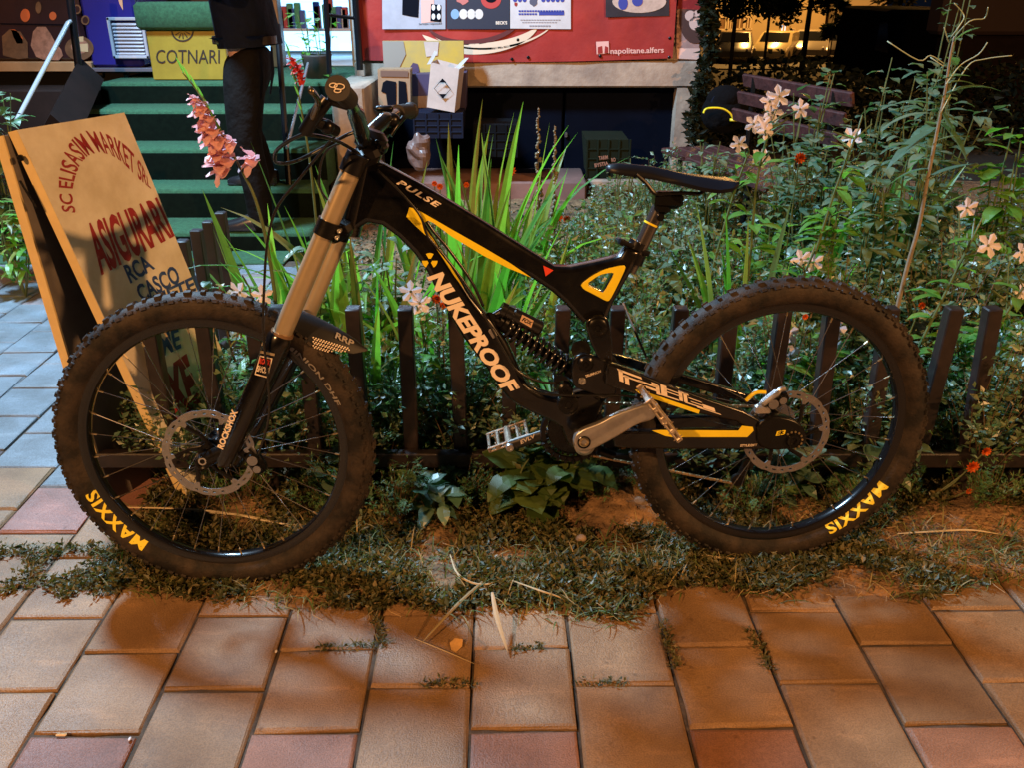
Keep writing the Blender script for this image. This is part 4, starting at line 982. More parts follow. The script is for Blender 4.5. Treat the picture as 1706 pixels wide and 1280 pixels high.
flatpoly('print', [(683, 184), (720, 184), (735, 158), (683, 160)], m_card, c2, 5.655)
c3 = carton('cardboard_box', 'brown and black printed carton standing left of the white open one', (631, 180), (684, 180), (629, 115), .14, m_card, 5.55)
flatpoly('print', [(634, 117), (680, 118), (680, 128), (634, 127)], mat('print_brown', (.14, .08, .06), .6), c3, 5.545); flatpoly('print', [(644, 133), (660, 136), (660, 178), (646, 178), (643, 155), (635, 152), (638, 137)], m_dark, c3, 5.545); flatpoly('print', [(664, 134), (676, 136), (680, 178), (664, 178)], m_dark, c3, 5.545)
wc = empty('open_cardboard_box', pt(730, 170, 5.4), 'open white carton with raised flaps and a black diamond mark', 'box'); mb = MB()
F0 = [pt(711, 178, 5.4), pt(757, 187, 5.4), pt(765, 115, 5.42), pt(718, 103, 5.42)]; L0 = [pt(705, 179, 5.55), pt(711, 106, 5.58)]; n = Vector((0.02, .22, 0.0))
mb.add(F0 + [p + n for p in F0], [(0, 1, 2, 3), (1, 5, 6, 2), (4, 0, 3, 7), (5, 4, 7, 6), (1, 0, 4, 5)]); mb.build('carton', m_wcard, wc)
mb = MB(); 
for q in ([pt(711, 107, 5.45), pt(718, 106, 5.42), pt(729, 86, 5.40), pt(724, 84, 5.42)], [pt(765, 114, 5.42), pt(758, 112, 5.5), pt(775, 96, 5.45), pt(781, 96, 5.40)]):
    mb.add(q + [p + Vector((0, .006, 0)) for p in q], [(0, 1, 2, 3), (7, 6, 5, 4), (0, 4, 5, 1), (1, 5, 6, 2), (2, 6, 7, 3), (3, 7, 4, 0)])
mb.build('flap', m_wcard, wc)
for q in ([(731, 137), (738, 131), (744, 137)], [(731, 156), (744, 156), (737, 163)]): flatpoly('print', q, m_dark, wc, 5.392)
for q in ([(723, 147), (737, 130), (738, 131), (724, 147)], [(737, 130), (751, 148), (750, 148), (736, 131)], [(723, 147), (738, 164), (738, 163), (724, 147)], [(751, 148), (738, 164), (737, 163), (750, 148)]): flatpoly('print', q, m_dark, wc, 5.392)
m_bluecrate = mat('blue_crate_plastic', (.005, .008, .022), .7, spec=.15)
def crate(label, A, B, C, depth, m, Y, text=None):
    root = carton('crate', label, A, B, C, depth, m, Y, 'crate'); a, b_, c = pt(*A, Y), pt(*B, Y), pt(*C, Y); mb = MB(); W = b_ - a; H = c - a
    for k in range(1, 4): mb.rbox(a + W / 2 + H * k / 4, (W.length * 1.0, .012, .008), .002)
    for k in range(5): mb.rbox(a + W * (k / 4) + H / 2, (.012, .014, H.length), .002)
    mb.build('ribs', m, root); return root
crate('dark blue plastic crate under the cartons', (690, 230), (770, 230), (690, 188), .35, m_bluecrate, 5.4)
crate('black plastic crate on the sill behind the iris leaves', (790, 260), (862, 262), (788, 206), .3, mat('black_crate', (.003, .004, .006), .8, spec=.1), 5.55)
gc = crate('dark green carton with pinkish lettering at the niche door', (980, 296), (1050, 296), (976, 232), .35, mat('green_card', (.009, .014, .008), .9, spec=.1, var=.2, vscale=5), 5.35)
m_pk = mat('pinkish_print', (.28, .15, .11), .6)
walltext('TARIM', (998, 266), (1013, 264), 6, m_pk, gc, 5.333, 0, .03); walltext('BYSTIA', (991, 278), (1014, 274), 6, m_pk, gc, 5.333, 0, .03); walltext('RO', (1019, 269), (1026, 268), 6, m_pk, gc, 5.333, 0, .03)
# a crumpled pale bag among the leaves
mb = MB(); mb.ball((0, 0, 0), .085, 24, 16, (.8, .7, 1.1)); r5_ = random.Random(3)
mb.v = [v * (1 + .35 * NZ.noise(v * 22)) for v in mb.v]; q = pt(700, 252, 4.9); mb.v = [v + q for v in mb.v]
thing_mesh(mb, 'plastic_bag', mat('pale_bag', (.14, .09, .08), .35), q, 'crumpled pale pink bag behind the iris leaves', 'bag')

# ---- landing furniture
cab = empty('freezer_cabinet', (-2.8, 6.1, .78), 'dark ice cream freezer with pictures of sundaes and a pale base rail', 'freezer')
m_frz = mat('freezer_dark_print', (.030, .012, .02), .35, var=.4, vscale=3, coat=.3)
wbox('cabinet', m_frz, -4.0, -2.72, 5.95, 6.6, .84, 2.0, cab, .02); wbox('base_rail', mat('tan_rail', (.45, .28, .14), .5, var=.3, vscale=5), -4.0, -2.70, 5.93, 6.6, .775, .838, cab, .006)
def fp(name, pxs, m, Y=5.945): mb = MB(); mb.add([pt(p[0], p[1], Y) for p in pxs], [tuple(range(len(pxs)))]); return mb.build(name, m, cab)
m_ic1 = mat('sundae_cream', (.40, .22, .16), .5, var=.45, vscale=30); m_ic2 = mat('sundae_brown', (.16, .09, .05), .5, var=.4, vscale=25); m_or = mat('fruit_orange', (.55, .13, .04), .5)
fp('picture', [(55, 52), (62, 44), (76, 44), (84, 55), (92, 70), (102, 82), (105, 92), (98, 100), (72, 99), (60, 94), (51, 75)], m_ic1); fp('picture', [(3, 60), (16, 48), (34, 52), (46, 70), (47, 96), (30, 98), (5, 92)], m_ic2)
fp('picture', [(18, 48), (26, 49), (38, 62), (38, 72), (28, 72), (22, 60)], m_or); fp('picture', blob(132, 80, 24, 20), m_ic2); fp('picture', blob(133, 77, 15, 12), m_ic1, 5.944)
fp('picture', blob(42, 25, 8, 11), m_or); fp('picture', blob(88, 26, 6, 7), m_or); fp('picture', blob(64, 12, 5, 10), m_ic2)
for c in ((128, 15), (142, 33)): fp('picture', blob(c[0], c[1], 7, 8), m_ic2); fp('picture', blob(c[0], c[1], 4.5, 5.5), m_frz, 5.944)
fp('price_label', [(127, 61), (139, 60), (139, 69), (127, 69)], mat('label_paper', (.55, .46, .28), .6), 5.943); fp('price_label', [(130, 73), (146, 72), (147, 86), (130, 85)], bpy.data.materials['label_paper'], 5.942)
fp('door_line', [(0, 38), (118, 40), (118, 42), (0, 40)], m_dark, 5.943)
fr = empty('drinks_fridge', (-2.45, 6.0, .78), 'deep blue drinks fridge with a white louvred grille at its foot', 'fridge')
m_frb = mat('deep_blue_enamel', (.02, .02, .22), .25, coat=.5)
wbox('cabinet', m_frb, -2.71, pt(232, 60, 5.95).x, 5.95, 6.55, .80, 2.4, fr, .02)
q = [pt(175, 28, 5.93), pt(240, 30, 5.93), pt(245, 95, 5.93), pt(190, 98, 5.93)]
mb = MB(); xg0, xg1 = pt(176, 60, 5.93).x + .03, pt(245, 60, 5.93).x; zg0, zg1 = pt(200, 97, 5.93).z, pt(200, 28, 5.93).z
m_grl = mat('pale_grille', (.42, .44, .52), .4)
for a, b_, c, d_ in ((xg0, xg1, zg1 - .02, zg1), (xg0, xg1, zg0, zg0 + .02), (xg0, xg0 + .02, zg0, zg1), (xg1 - .02, xg1, zg0, zg1)): mb.rbox(((a + b_) / 2, 5.925, (c + d_) / 2), (b_ - a, .03, d_ - c), .004)
for k in range(9): mb.rbox(((xg0 + xg1) / 2, 5.925, zg0 + .03 + k * (zg1 - zg0 - .05) / 9), (xg1 - xg0 - .05, .02, .012), .003, Matrix.Rotation(.5, 3, 'X'))
autosmooth(mb.build('grille', m_grl, fr)); wbox('base', mat('grey_base', (.10, .10, .13), .5), -2.72, xg1 + .02, 5.93, 6.5, .775, .80, fr, .004)
flatpoly('print', [(195, -10), (203, -10), (205, 17), (199, 6)], mat('cone_print', (.6, .38, .25), .5), fr, 5.945)
for x in (-2.66, -2.5): 
    mb = MB(); mb.lathe([(0, -.012), (.02, -.012), (.02, .012), (0, .012)], (x, 5.97, .757), (1, 0, 0), 14); mb.build('castor', m_plastic, fr)
tb = empty('carpeted_box', pt(290, 30, 5.8), 'block covered in green turf carpet standing on the yellow wine box', 'box')
a = pt(226, 50, 5.74); b_ = pt(356, 3, 5.74); mb = MB(); mb.rbox(((a.x + b_.x) / 2, 5.74 + .17, (a.z + b_.z) / 2), (b_.x - a.x, .34, b_.z - a.z), .02); autosmooth(mb.build('block', m_carpet, tb), 60)
wb = empty('wine_box', pt(310, 118, 5.8), 'yellow wine carton with black lettering under the green carpeted block', 'box')
a = pt(254, 121, 5.78); b_ = pt(372, 50, 5.78); mb = MB(); m_ywine = mat('yellow_wine_card', (.30, .22, .025), .45, var=.25, vscale=5); mb.rbox(((a.x + b_.x) / 2, 5.78 + .14, (.741 + b_.z) / 2), (b_.x - a.x, .28, b_.z - .741 - .002), .004); mb.build('carton', m_ywine, wb)
m_ink = mat('black_ink', (.015, .013, .012), .5)
walltext('COTNARI', (260, 105), (366, 105), 23, m_ink, wb, 5.777, 0, .0)
def ringp(cx, cy, r0, r1, a0, a1, m, par, Y, n=20):
    P = [(cx + r0 * cos(R_(a0 + (a1 - a0) * k / n)), cy + r0 * sin(R_(a0 + (a1 - a0) * k / n))) for k in range(n + 1)]; Q = [(cx + r1 * cos(R_(a0 + (a1 - a0) * k / n)), cy + r1 * sin(R_(a0 + (a1 - a0) * k / n))) for k in range(n + 1)]
    mb = MB(); mb.add([pt(*p, Y) for p in P + Q], [(k, k + 1, n + 2 + k, n + 1 + k) for k in range(n)]); mb.build('emblem', m, par)
ringp(304, 50, 19, 16.5, 5, 175, m_ink, wb, 5.777)
for k in range(5): ringp(304, 50, 14, 4, 22 + k * 30, 30 + k * 30, m_ink, wb, 5.777, 3)
# railing left: black post, pale handrail, dark board
rl = empty('handrail', (-2.55, 5.3, .6), 'handrail left of the steps: black post with a pale blue-white sloping tube', 'railing')
mb = MB(); mb.tube([pt(112, -40, 5.5), pt(131, 112, 5.5)], .022, 12); autosmooth(mb.build('post', m_plastic, rl))
mb = MB(); mb.tube([pt(120, 34, 5.5), pt(113, 38, 5.45), pt(28, 200, 4.6)], .0125, 12); autosmooth(mb.build('tube', mat('pale_tube', (.60, .66, .72), .25, metal=.6), rl))
bd = MB(); a, b_ = pt(140, 118, 5.6), pt(92, 215, 4.75); bd.tube([a + Vector((0, 0, -.05)), b_ + Vector((0, 0, -.05))], [.105, .105], 4, flat=1.3); 
thing_mesh(bd, 'stair_cheek', mat('dark_brown_boarding', (.012, .006, .005), .8, spec=.15, var=.4, vscale=10), a, 'dark brown sloping board along the left side of the steps', 'board')
wbx = MB(); wbx.rbox((-3.3, 5.75, .35), (1.5, .3, .7), .01); thing_mesh(wbx, 'low_wall', m_darkred, (-3.3, 5.75, 0), 'dark reddish low wall under the ice cream freezer', 'wall')
# railing right of the steps
rr_ = empty('handrail', (-1.1, 5.0, .1), 'black railing with a thin bright sloping bar right of the steps', 'railing')
for a_, b2_, r_, nm_ in ((pt(462, 40, 5.2), pt(483, 330, 4.9), .017, 'post'), (pt(541, -30, 5.75), pt(549, 122, 5.75), .016, 'post'), (pt(590, -30, 5.9), pt(600, 116, 5.9), .022, 'post'), (pt(541, 24, 5.75), pt(592, 30, 5.9), .010, 'cross_bar')):
    mb = MB(); mb.tube([a_, b2_], r_, 10); autosmooth(mb.build(nm_, m_plastic, rr_))
mb = MB(); mb.tube([pt(513, 105, 5.6), pt(478, 246, 4.85)], .009, 8); autosmooth(mb.build('sloping_bar', mat('bright_bar', (.5, .55, .6), .25, metal=.8), rr_))
# ================================================================ SIGN BOARD
m_sign = mat('cream_sign_paint', (.80, .77, .68), .5, var=.2, vscale=9, color2=(.62, .57, .46), bump=.1, bscale=40, bdist=.003)
m_signy = mat('yellow_edge_paint', (.80, .62, .30), .55, var=.15, vscale=12)
m_signg = mat('grey_sign_back', (.16, .14, .13), .7, var=.3, vscale=6)
TN = atY(28, 216, 2.0); TF = atZ(206, 187, TN.z); BN = atZ(318, 842, 0.0); BF = BN + (TF - TN)
TN2 = TN + Vector((-.035, 0, -.012)); BN2 = atZ(186, 840, 0.0); TF2 = TN2 + (TF - TN); BF2 = BN2 + (TF - TN)
sign = empty('sandwich_board', BN, 'cream and yellow folding sign board with red and blue hand lettering beside the front wheel', 'sign board')
sn = (BN - TN).cross(TF - TN).normalized()
if sn.x < 0: sn = -sn
def slab(mb, P, n, th):
    Q = [p + n * th for p in P]; mb.add(P + Q, [(0, 1, 2, 3), (7, 6, 5, 4), (0, 4, 5, 1), (1, 5, 6, 2), (2, 6, 7, 3), (3, 7, 4, 0)])
mb = MB(); slab(mb, [TN, BN, BF, TF], -sn, .030); front = mb.build('front_panel', m_signy, sign)
mb = MB(); e = (BN - TN) * .0; slab(mb, [TN + sn * .0008, BN + sn * .0008, BF + sn * .0008, TF + sn * .0008], sn, .0012); face = mb.build('face', m_sign, front)
mb = MB(); slab(mb, [TN2, BN2, BF2, TF2], -sn, .030); back = mb.build('back_panel', m_signy, sign)
sd = (TF - TN).normalized(); mb = MB(); n2 = (BN2 - TN2).cross(TF - TN).normalized()
if n2.x < 0: n2 = -n2
mb = MB(); slab(mb, [TN2 + n2 * .001 + sd * .004, BN2 + n2 * .001 + sd * .004, BF2 + n2 * .001, TF2 + n2 * .001], n2, .001); mb.build('back_lining', m_signg, back)
mb = MB(); slab(mb, [TN - sn * .031 + sd * .004, BN - sn * .031 + sd * .004, BF - sn * .031, TF - sn * .031], -sn, .001); mb.build('front_lining', m_signg, front)
mb = MB(); mb.lathe([(0, -.004), (.005, -.004), (.0075, 0), (.0075, .006)], atY(33, 263, 1.992), (0, 1, 0), 14); mb.build('hinge_bolt', m_blackm, back)
mb = MB(); mb.tube([atY(33, 300, 1.985), atY(60, 345, 1.99)], .003, 6); mb.build('hinge_strap', m_blackm, back)
P0 = TN + sn * .0026
def onface(px, py):
    d = ray(px, py); t = (P0 - CAM).dot(sn) / d.dot(sn); return CAM + d * t
def signtext(s, A, B, C, D, m, bold=.03):
    v_, f_ = text_mesh(s, 0, bold); mb = MB(); A, B, C, D = map(Vector, (A, B, C, D))
    mb.add([onface(*((A * (1 - v.x) + B * v.x) * (1 - v.y) + (C * (1 - v.x) + D * v.x) * v.y)) for v in v_], f_); return mb.build('lettering', m, face)
m_sred = mat('sign_red_paint', (.30, .018, .03), .5, color2=(.42, .12, .10), vscale=45, thr=(.30, .42)); m_sblue = mat('sign_blue_paint', (.02, .06, .26), .5, color2=(.10, .16, .30), vscale=45, thr=(.30, .42))
signtext('ASIGURARI', (168, 455), (290, 390), (141, 376), (262, 329), m_sred, .03)
signtext('RCA', (217, 471), (258, 446), (205, 443), (242, 424), m_sblue); signtext('CASCO', (237, 502), (302, 468), (224, 478), (291, 441), m_sblue)
signtext('METEI', (262, 512), (333, 480), (255, 492), (326, 458), m_sblue); signtext('ME', (272, 592), (302, 578), (262, 560), (297, 546), m_sblue)
signtext('XE', (290, 700), (334, 668), (268, 624), (312, 592), m_sred, .05)
inner = [(126, 354), (119, 322), (124, 296), (133, 272), (146, 258), (164, 252), (184, 256), (203, 268), (219, 284), (236, 301), (252, 314)]
outer = [(104, 352), (98, 322), (98, 290), (106, 255), (121, 229), (142, 217), (168, 219), (193, 229), (216, 247), (236, 272), (249, 303)]
v_, f_ = text_mesh('SC ELISASIM MARKET SRL', 0, .015); mb = MB(); out = []
for v in v_:
    q = min(.9999, max(0, v.x)) * (len(inner) - 1); i = int(q); f = q - i
    a = Vector(inner[i]).lerp(Vector(inner[i + 1]), f); b_ = Vector(outer[i]).lerp(Vector(outer[i + 1]), f); out.append(onface(*a.lerp(b_, v.y)))
mb.add(out, f_); mb.build('lettering', m_sred, face)

# ================================================================ PERSON on the steps
def skin(name, joints, edges, m, parent, rootj, sub=2):
    inv = root_matrix(parent).inverted() if parent is not None else Matrix.Identity(4)
    names = list(joints); me = bpy.data.meshes.new(name)
    me.from_pydata([tuple(inv @ Vector(joints[k][0])) for k in names], [(names.index(a), names.index(b)) for a, b in edges], [])
    o = bpy.data.objects.new(name, me); COL.objects.link(o); o.parent = parent
    md = o.modifiers.new('Skin', 'SKIN'); 
    sv = me.skin_vertices[0].data if len(me.skin_vertices) else None
    for i, k in enumerate(names):
        r = joints[k][1]; sv[i].radius = r if isinstance(r, tuple) else (r, r); sv[i].use_root = (k == rootj)
    md.use_smooth_shade = True; ss = o.modifiers.new('Subdivision', 'SUBSURF'); ss.levels = sub; ss.render_levels = sub
    me.materials.append(m); return o
PX, PY, PZ = -1.33, 4.62, SZ[0]
per = empty('person', (PX, PY, PZ), 'person in a dark jacket, belt, black trousers and black shoes standing on the green steps', 'person')
def Q(x, y, z): return (PX + x, PY + y, z)
m_skin = mat('skin', (.42, .24, .17), .5); m_cloth = mat('dark_jacket_cloth', (.006, .009, .022), .85, var=.3, vscale=10, bump=.6, bscale=12, bdist=.03, spec=.12); m_trou = mat('black_trouser_cloth', (.006, .005, .005), .8, var=.3, vscale=8, bump=.8, bscale=9, bdist=.03, spec=.12)
# facing left (-x), a little towards the street
hipz = .99
J = dict(pel=(Q(.0, .03, hipz), (.11, .09)), waist=(Q(-.005, .03, 1.10), (.11, .10)), chest=(Q(-.02, .03, 1.33), (.15, .13)), neckb=(Q(-.01, .03, 1.50), (.07, .07)), neck=(Q(-.02, .03, 1.56), (.055, .055)), head=(Q(-.04, .03, 1.66), (.085, .08)), crown=(Q(-.03, .03, 1.77), (.07, .07)),
         hl=(Q(0, -.05, .88), .055), kl=(Q(-.025, -.10, .56), .05), al=(Q(.0, -.10, .10), .035), tl=(Q(-.10, -.11, .04), .02),
         hr=(Q(0, .11, .88), .055), kr=(Q(-.125, .20, .66), .05), ar=(Q(-.04, .30, .26), .035), tr=(Q(-.14, .29, .20), .02),
         sl=(Q(-.01, -.15, 1.45), .06), el=(Q(.02, -.24, 1.26), .045), wl=(Q(-.20, -.16, 1.34), .028), ml=(Q(-.26, -.13, 1.36), (.035, .018)),
         sr=(Q(-.01, .21, 1.45), .06), er=(Q(.02, .28, 1.26), .045), wr=(Q(-.20, .18, 1.34), .028), mr=(Q(-.26, .15, 1.36), (.035, .018)))
E_ = [('pel', 'waist'), ('waist', 'chest'), ('chest', 'neckb'), ('neckb', 'neck'), ('neck', 'head'), ('head', 'crown'), ('pel', 'hl'), ('hl', 'kl'), ('kl', 'al'), ('al', 'tl'), ('pel', 'hr'), ('hr', 'kr'), ('kr', 'ar'), ('ar', 'tr'),
      ('chest', 'sl'), ('sl', 'el'), ('el', 'wl'), ('wl', 'ml'), ('chest', 'sr'), ('sr', 'er'), ('er', 'wr'), ('wr', 'mr')]
for s_, m0, yy in (('l', 'ml', -.13), ('r', 'mr', .15)):
    for k in range(4):
        b_ = Q(-.29, yy + (k - 1.5) * .016, 1.37); t_ = Q(-.325 - .006 * (k in (1, 2)), yy + (k - 1.5) * .017, 1.35); J[f'f{s_}{k}a'] = (b_, .009); J[f'f{s_}{k}b'] = (t_, .007); E_ += [(m0, f'f{s_}{k}a'), (f'f{s_}{k}a', f'f{s_}{k}b')]
    J[f'th{s_}'] = (Q(-.26, yy + .035, 1.40), .010); J[f'th{s_}2'] = (Q(-.29, yy + .04, 1.41), .008); E_ += [(m0, f'th{s_}'), (f'th{s_}', f'th{s_}2')]
body = skin('body', J, E_, m_skin, per, 'pel')
trn = dict(w=(Q(.0, .03, 1.04), (.155, .125)), pel=(Q(.01, .03, .96), (.165, .135)), hl=(Q(.0, -.055, .88), (.115, .105)), kl=(Q(-.025, -.10, .56), (.088, .085)), ml=(Q(.01, -.10, .36), (.078, .075)), al=(Q(.01, -.10, .16), (.066, .062)), cl=(Q(.0, -.10, .07), (.068, .062)),
           hr=(Q(0, .12, .88), (.11, .10)), kr=(Q(-.125, .20, .66), (.085, .08)), mr=(Q(-.07, .26, .48), (.07, .07)), ar=(Q(-.04, .30, .24), (.062, .06)))
skin('trousers', trn, [('w', 'pel'), ('pel', 'hl'), ('hl', 'kl'), ('kl', 'ml'), ('ml', 'al'), ('al', 'cl'), ('pel', 'hr'), ('hr', 'kr'), ('kr', 'mr'), ('mr', 'ar')], m_trou, per, 'pel')
jk = dict(h=(Q(.0, .03, 1.055), (.150, .130)), w=(Q(-.005, .03, 1.16), (.170, .145)), c=(Q(-.02, .03, 1.34), (.18, .155)), s=(Q(-.01, .03, 1.47), (.11, .10)), n=(Q(-.015, .03, 1.53), (.07, .07)),
          sl=(Q(-.01, -.16, 1.45), .08), el=(Q(.02, -.25, 1.25), .066), wl=(Q(-.17, -.18, 1.33), .05), sr=(Q(-.01, .22, 1.45), .08), er=(Q(.02, .29, 1.25), .066), wr=(Q(-.17, .20, 1.33), .05))
skin('jacket', jk, [('h', 'w'), ('w', 'c'), ('c', 's'), ('s', 'n'), ('c', 'sl'), ('sl', 'el'), ('el', 'wl'), ('c', 'sr'), ('sr', 'er'), ('er', 'wr')], m_cloth, per, 'w')
m_shoe = mat('black_shoe_leather', (.012, .012, .014), .25, coat=.4)
for x, y, z, nm in ((-.06, -.11, SZ[0], 1), (-.10, .29, SZ[1], 2)):
    mb = MB(); rows = []
    for t, hw, h in ((0, .03, .07), (.04, .042, .085), (.10, .044, .08), (.16, .046, .055), (.21, .044, .042), (.25, .036, .034), (.28, .018, .022)):
        for k in range(11):
            a = pi * k / 10; rows.append(Vector((PX + x + .12 - t, PY + y + hw * cos(a), z + .012 + h * sin(a) ** .8)))
    fs_ = []
    for i in range(6):
        for k in range(10): a = i * 11 + k; fs_.append((a, a + 1, a + 12, a + 11))
    mb.add(rows, fs_); mb.rbox((PX + x - .02, PY + y, z + .008), (.27, .082, .016), .006); autosmooth(mb.build('shoe', m_shoe, per), 45)
mb = MB(); mb.lathe([(.150, -.018), (.158, -.018), (.158, .018), (.150, .018)], Q(.0, .03, 1.035), (0, 0, 1), 32); mb.v = [Vector((v.x, PY + .03 + (v.y - PY - .03) * .82, v.z)) for v in mb.v]
blt = mb.build('belt', mat('belt_leather', (.03, .02, .016), .35), per); mb = MB(); mb.rbox(Q(-.10, -.075, 1.035), (.04, .012, .03), .004, Matrix.Rotation(-.75, 3, 'Z')); mb.build('buckle', m_nip, blt)
mb = MB(); mb.ball(Q(-.025, .03, 1.715), .105, 16, 10, (1, .85, 1.0)); mb.v = [v for v in mb.v]; hr_ = mb.build('hair', mat('dark_hair', (.01, .008, .006), .6), per, smooth=True)
for v in hr_.data.vertices:
    if v.co.x < -.06 and v.co.z < 1.72 - PZ: v.co.x = -.06
mb = MB(); hx = -.125
for s_ in (-1, 1): mb.ball(Q(hx, .03 + s_ * .03, 1.685), .011, 8, 6)
mb.build('eyes', m_white, per); mb = MB(); mb.ball(Q(hx - .012, .03, 1.655), .016, 8, 6, (1, .7, 1.4)); mb.rbox(Q(hx - .004, .03, 1.615), (.012, .045, .010), .004)
for s_ in (-1, 1): mb.ball(Q(-.03, .03 + s_ * .083, 1.665), .025, 8, 6, (.7, .35, 1.1))
mb.build('face_features', m_skin, per, smooth=True)
mb = MB(); mb.tube([pt(452, 78, 4.5), pt(455, 120, 4.48), pt(450, 156, 4.47)], [.012, .016, .010], 8, flat=.4); mb.build('strap', m_cloth, per)

# ================================================================ BENCH and BACKPACK
m_bench = mat('maroon_bench_slats', (.075, .026, .024), .55, var=.5, vscale=16, color2=(.035, .013, .013), spec=.3, bump=.6, bscale=50)
F1 = atZ(1241, 121, .85); N1 = atZ(1419, 151, .85)
bdir = (N1 - F1); bdir.z = 0; blen = bdir.length; bdir.normalize(); bn = Vector((-bdir.y, bdir.x, 0))
if bn.x > 0: bn = -bn     # towards the seat side (left in the picture)
bench = empty('park_bench', F1 - Vector((0, 0, .85)), 'maroon slatted park bench standing behind the flower bed right of the shop corner', 'bench')
yaw = atan2(bdir.y, bdir.x); Rb = Matrix.Rotation(yaw, 3, 'Z'); N1x = F1 + bdir * (blen + .02)
for k in range(3):
    c = (F1 + N1x) / 2 + Vector((0, 0, -.036 - k * .088)) + bn * (.022 * k); mb = MB(); mb.rbox(c, (blen + .02, .022, .068), .005, Rb @ Matrix.Rotation(.25, 3, 'X')); mb.build('back_slat', m_bench, bench)
for k in range(4):
    c = (F1 + N1x) / 2 + bn * (.11 + k * .095); c.z = .45; mb = MB(); mb.rbox(c, (blen + .15, .080, .028), .005, Rb); mb.build('seat_slat', m_bench, bench)
for t in (.12, .88):
    p = F1 + bdir * (blen * t); mb = MB(); a0 = Vector((p.x, p.y, 0)); mb.tube([a0, a0 + Vector((0, 0, .44)), a0 - bn * .0 + Vector((0, 0, .84))], .018, 8); mb.tube([a0 + bn * .42, a0 + bn * .40 + Vector((0, 0, .43)), a0 + Vector((0, 0, .43))], .018, 8)
    mb.build('leg', m_blackm, bench)
bpk = atY(1205, 200, 5.35); bp0 = Vector((bpk.x, bpk.y, .47))
bag = empty('backpack', bp0, 'black backpack with a yellow trimmed arch lying on the far end of the bench', 'backpack')
mb = MB(); mb.ball(bp0 + Vector((0, 0, .13)), .13, 18, 12, (1.05, .75, .95)); mb.ball(bp0 + Vector((.0, -.0, .20)), .12, 14, 9, (.95, .75, .7)); mb.build('body', mat('backpack_fabric', (.004, .004, .005), .95, bump=.8, bscale=14, bdist=.03, spec=.08), bag, smooth=True)
mb = MB(); A_ = [(1172, 188), (1176, 181), (1190, 179), (1205, 181), (1216, 188), (1221, 196)]; mb.tube(smoothpath([atY(p[0], p[1], 5.19) for p in A_]), .012, 8, flat=.5); mb.tube([atY(1216, 199, 5.2), atY(1236, 200, 5.2)], .020, 8, flat=.4); mb.build('yellow_trim', m_yel, bag, smooth=True)
mb = MB(); mb.tube(smoothpath([atY(1186, 170, 5.3), atY(1192, 160, 5.3), atY(1205, 160, 5.3), atY(1212, 172, 5.3)]), .008, 6); mb.build('handle', m_cloth, bag)

# ================================================================ BACKGROUND
m_fac = mat('far_cream_facade', (.45, .36, .22), .85, var=.12, vscale=.6); m_fac2 = mat('far_beige_facade', (.30, .24, .17), .85, var=.15, vscale=.5)
def far_building(label, px0, px1, Y, base, top, m, wins, depth=8, litc=None):
    a = atY(px0, 60, Y); b_ = atY(px1, 60, Y); root = empty('apartment_building', (a.x, Y, base), label, 'building')
    mb = MB(); mb.rbox(((a.x + b_.x) / 2, Y + depth / 2, (base + top) / 2), (b_.x - a.x, depth, top - base), .05); mb.build('wall', m, root)
    for (p0, y0, p1, y1, lit) in wins:
        A_, B_ = atY(p0, y0, Y - .05), atY(p1, y1, Y - .05); fm = MB(); w_, h_ = B_.x - A_.x, A_.z - B_.z; cx_, cz_ = (A_.x + B_.x) / 2, (A_.z + B_.z) / 2
        for (dx, dz, sx, sz) in ((-w_ / 2, 0, .1, h_), (w_ / 2, 0, .1, h_), (0, h_ / 2, w_, .1), (0, -h_ / 2, w_ + .3, .12), (0, 0, .08, h_)): fm.rbox((cx_ + dx, Y - .06, cz_ + dz), (sx, .14, sz), .01)
        o = fm.build('window', m_far_frame, root); pm = MB(); pm.add([Vector((A_.x, Y - .02, B_.z)), Vector((B_.x, Y - .02, B_.z)), Vector((B_.x, Y - .02, A_.z)), Vector((A_.x, Y - .02, A_.z))], [(0, 1, 2, 3)]); pm.build('pane', lit, o)
    return root
m_far_frame = mat('far_window_frame', (.55, .45, .32), .6); m_pane = mat('brown_blind', (.16, .09, .04), .6); m_panelit = emis('pale_lit_entrance', (.55, .72, .95), .8)
far_building('cream apartment block with brown blinds beyond the parked cars, nearest the shop', 1150, 1372, 62, -2.4, 9, m_fac, [(1188, 28, 1208, 49, m_pane), (1214, 28, 1220, 49, m_pane), (1226, 28, 1238, 48, m_pane), (1242, 28, 1249, 48, m_pane), (1301, 40, 1309, 58, m_panelit), (1318, 48, 1323, 58, m_panelit)])
far_building('beige apartment block with one brown window beyond the red car', 1400, 1470, 60, -2.4, 9, m_fac2, [(1405, 18, 1433, 52, m_pane)])
dkb = empty('dark_building', (9, 14, -1), 'dark brown building wall at the right edge behind the plants', 'building'); a = atY(1566, 58, 14); mb = MB(); mb.rbox((a.x + 5, 14.3, a.z + 3), (10, .5, 6), .05); mb.build('wall', mat('dark_brown_wall', (.06, .035, .025), .8, var=.2, vscale=.7), dkb)  # plain dark brown wall colour
mb = MB(); mb.rbox((a.x + 5.1, 14.35, a.z - 1.0), (9.8, .4, 2.0), .05); mb.build('base_wall', m_darkred, dkb)

